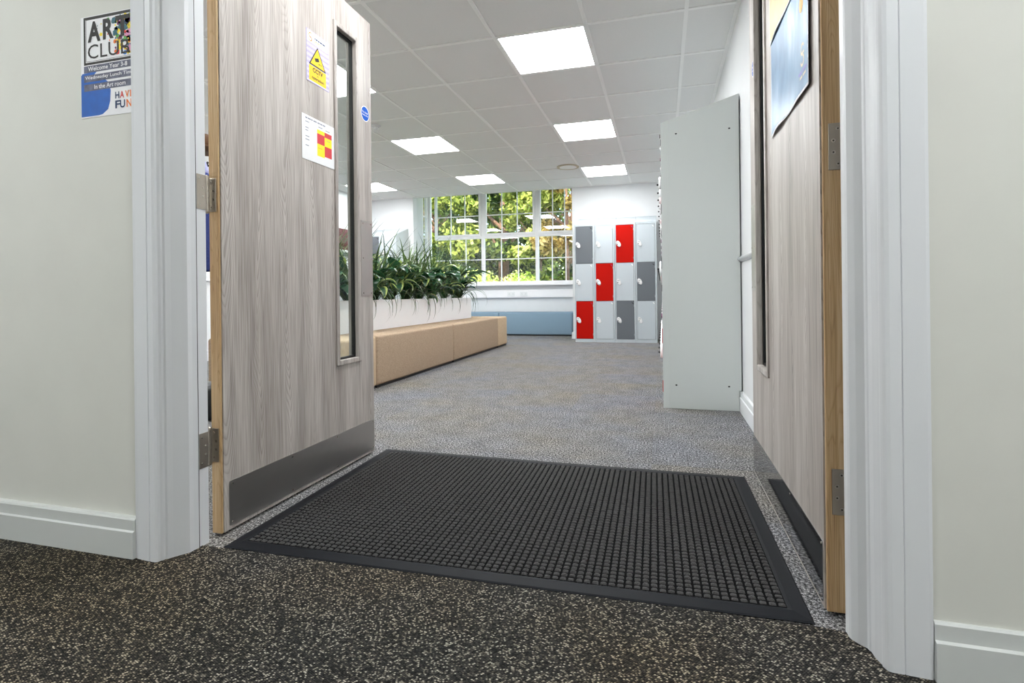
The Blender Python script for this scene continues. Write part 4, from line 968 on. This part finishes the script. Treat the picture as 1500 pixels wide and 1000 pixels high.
MB().tube([(-2.86, 2.80, 1.662), (-2.86, 2.80, 1.672)], .14, M['brown'], 24).build('brim', t, True)
MB().tube([(-2.86, 2.80, 1.672), (-2.86, 2.80, 1.73), (-2.86, 2.80, 1.765)], [.085, .08, .05], M['brown'], 24).build('crown', t, True)
t = thing('rucksack', (-2.62, 2.56, 0), 'black rucksack on the floor behind the open door', 'bag')
MB().box((-2.74, 2.47, .001), (-2.48, 2.66, .21), M['blackp']).build('bag_body', t, True, bevel=(.05, 4)); MB().box((-2.70, 2.45, .03), (-2.52, 2.475, .13), M['blackp']).build('front_pocket', t, True, bevel=(.01, 2))
t = thing('brick_pattern_board', (-4.93, 7.6, 1.36), 'maroon brick-patterned board seen through the glass panel of the door', 'board')
b = MB().box((XL+.001, 6.95, 1.36), (XL+.02, 8.0, 1.80), M['red_brick'])
for r_ in range(6):
    for k in range(6): b.box((XL+.019, 6.97+k*.17+(r_ % 2)*.06, 1.475+r_*.054), (XL+.026, 7.12+k*.17+(r_ % 2)*.06, 1.52+r_*.054), M['red_brick'])
b.build('brickwork', t); MB().box((XL+.02, 6.95, 1.42), (XL+.03, 8.0, 1.46), M['white']).build('white_edge', t); MB().box((XL+.02, 6.95, 1.36), (XL+.03, 8.0, 1.42), M['dark']).build('grey_edge', t)

# ================================================================== OUTSIDE
tag(MB().box((-40, 9.76, -.35), (30, 60, -.25), M['grass']).build('lawn'), kind='structure')
ro = np.random.default_rng(5)
def leaf_cloud(blobs, n, size, mt):
    """n little leaf quads spread through ellipsoid clumps (cx,cy,cz,rx,ry,rz)"""
    bl = np.array(blobs); w_ = bl[:, 3]*bl[:, 4]*bl[:, 5]; idx = ro.choice(len(bl), n, p=w_/w_.sum())
    d = ro.normal(size=(n, 3)); d /= np.linalg.norm(d, axis=1)[:, None]; rad = ro.uniform(.55, 1.05, n)[:, None]
    c = bl[idx, :3]+d*rad*bl[idx, 3:]
    a = ro.normal(size=(n, 3)); a /= np.linalg.norm(a, axis=1)[:, None]
    b_ = np.cross(a, ro.normal(size=(n, 3))); b_ /= np.linalg.norm(b_, axis=1)[:, None]
    s_ = size*ro.uniform(.6, 1.3, n)[:, None]
    V = np.stack([c-a*s_, c+b_*s_*.5, c+a*s_, c-b_*s_*.5], 1).reshape(-1, 3)
    m_ = MB(); m_.v = [tuple(v) for v in V]; m_.mi(mt); m_.f = [(4*i, 4*i+1, 4*i+2, 4*i+3) for i in range(n)]; m_.m = [0]*n
    return m_
def tree(x, y, h, spread, mt, n, label, trunk_r=.12, low=.6, size=.09, lean=0):
    t = thing('tree', (x, y, -.25), label, 'tree', 'trees outside the window')
    blobs = []
    for k in range(26):
        z = low+(h-low)*ro.random(); rr_ = spread*(.35+.65*math.sin(math.pi*min(1, max(.12, (z-low)/(h-low)*.85+.1))))
        a = ro.uniform(0, 6.28); q = rr_*ro.random()**.5
        blobs.append((x+q*math.cos(a), y+q*.7*math.sin(a), z, ro.uniform(.3, .6)*spread*.6, ro.uniform(.3, .6)*spread*.6, ro.uniform(.25, .45)*spread*.6))
    leaf_cloud(blobs, n, size, mt).build('foliage', t)
    b = MB().tube([(x, y, -.3), (x+lean*.3, y, h*.35), (x+lean, y, h*.8)], [trunk_r, trunk_r*.8, trunk_r*.3], M['bark'], 12)
    for k in range(5):
        a = ro.uniform(0, 6.28); z = h*ro.uniform(.3, .6); b.tube([(x+lean*.5, y, z), (x+math.cos(a)*spread*.5, y+math.sin(a)*spread*.4, z+spread*.5)], [trunk_r*.4, trunk_r*.12], M['bark'], 8)
    b.build('trunk', t, True)
tree(-6.4, 14.0, 4.6, 1.5, M['fol_a'], 9000, 'fresh green tree outside behind the planter end of the window', .10)
tree(-4.5, 15.2, 5.0, 1.5, M['fol_b'], 9000, 'deeper green tree outside, behind the first wide sash', .20)
tree(-3.2, 14.2, 4.6, 1.3, M['fol_a'], 8000, 'bright green tree outside behind the middle sash', .09)
tree(-2.3, 13.4, 4.6, 1.1, M['fol_c'], 5000, 'golden-leaved tree outside behind the sash by the lockers', .07, low=1.9)
tree(-8.4, 17.5, 6.0, 2.2, M['fol_b'], 9000, 'deep green tree further off, seen through the narrow side window', .22)
tree(-5.8, 19.5, 6.5, 2.4, M['fol_b'], 9000, 'tall dark green tree in the second line behind the planter end', .22, size=.12)
tree(-3.0, 19.0, 6.5, 2.6, M['fol_b'], 9000, 'tall dark green tree in the second line behind the lockers end', .22, size=.12)
tree(-9.5, 22.5, 8.0, 3.4, M['fol_b'], 8000, 'broad dark tree in the last line, planter side', .3, size=.16)
tree(-5.0, 24.5, 8.0, 3.6, M['fol_b'], 8000, 'broad dark tree in the last line, in the middle', .3, size=.16)
tree(-1.0, 23.5, 8.0, 3.6, M['fol_b'], 8000, 'broad dark tree in the last line, lockers side', .3, size=.16)
t = thing('tree', (-1.50, 11.0, -.25), 'thick pinkish brown tree trunk just outside the window beside the lockers', 'tree', 'trees outside the window')
MB().tube([(-1.47, 11.0, -.3), (-1.50, 11.0, .8), (-1.52, 11.0, 2.0), (-1.48, 11.0, 4.2)], [.26, .20, .19, .16], M['bark'], 18).build('trunk', t, True)
leaf_cloud([(-1.5, 11.0, 4.2, 1.2, .9, .9), (-.9, 11.2, 3.6, .8, .7, .6)], 2500, .07, M['fol_c']).build('foliage', t)
hb = []
for k in range(44): hb.append((-8.2+k*.18, 12.1+ro.uniform(-.15, .15), ro.uniform(.2, .95), .42, .45, .38))
leaf_cloud(hb, 26000, .042, M['fol_h']).build('hedge')
tag(bpy.data.objects['hedge'], 'clipped bright yellow-green hedge just outside the window', 'hedge')
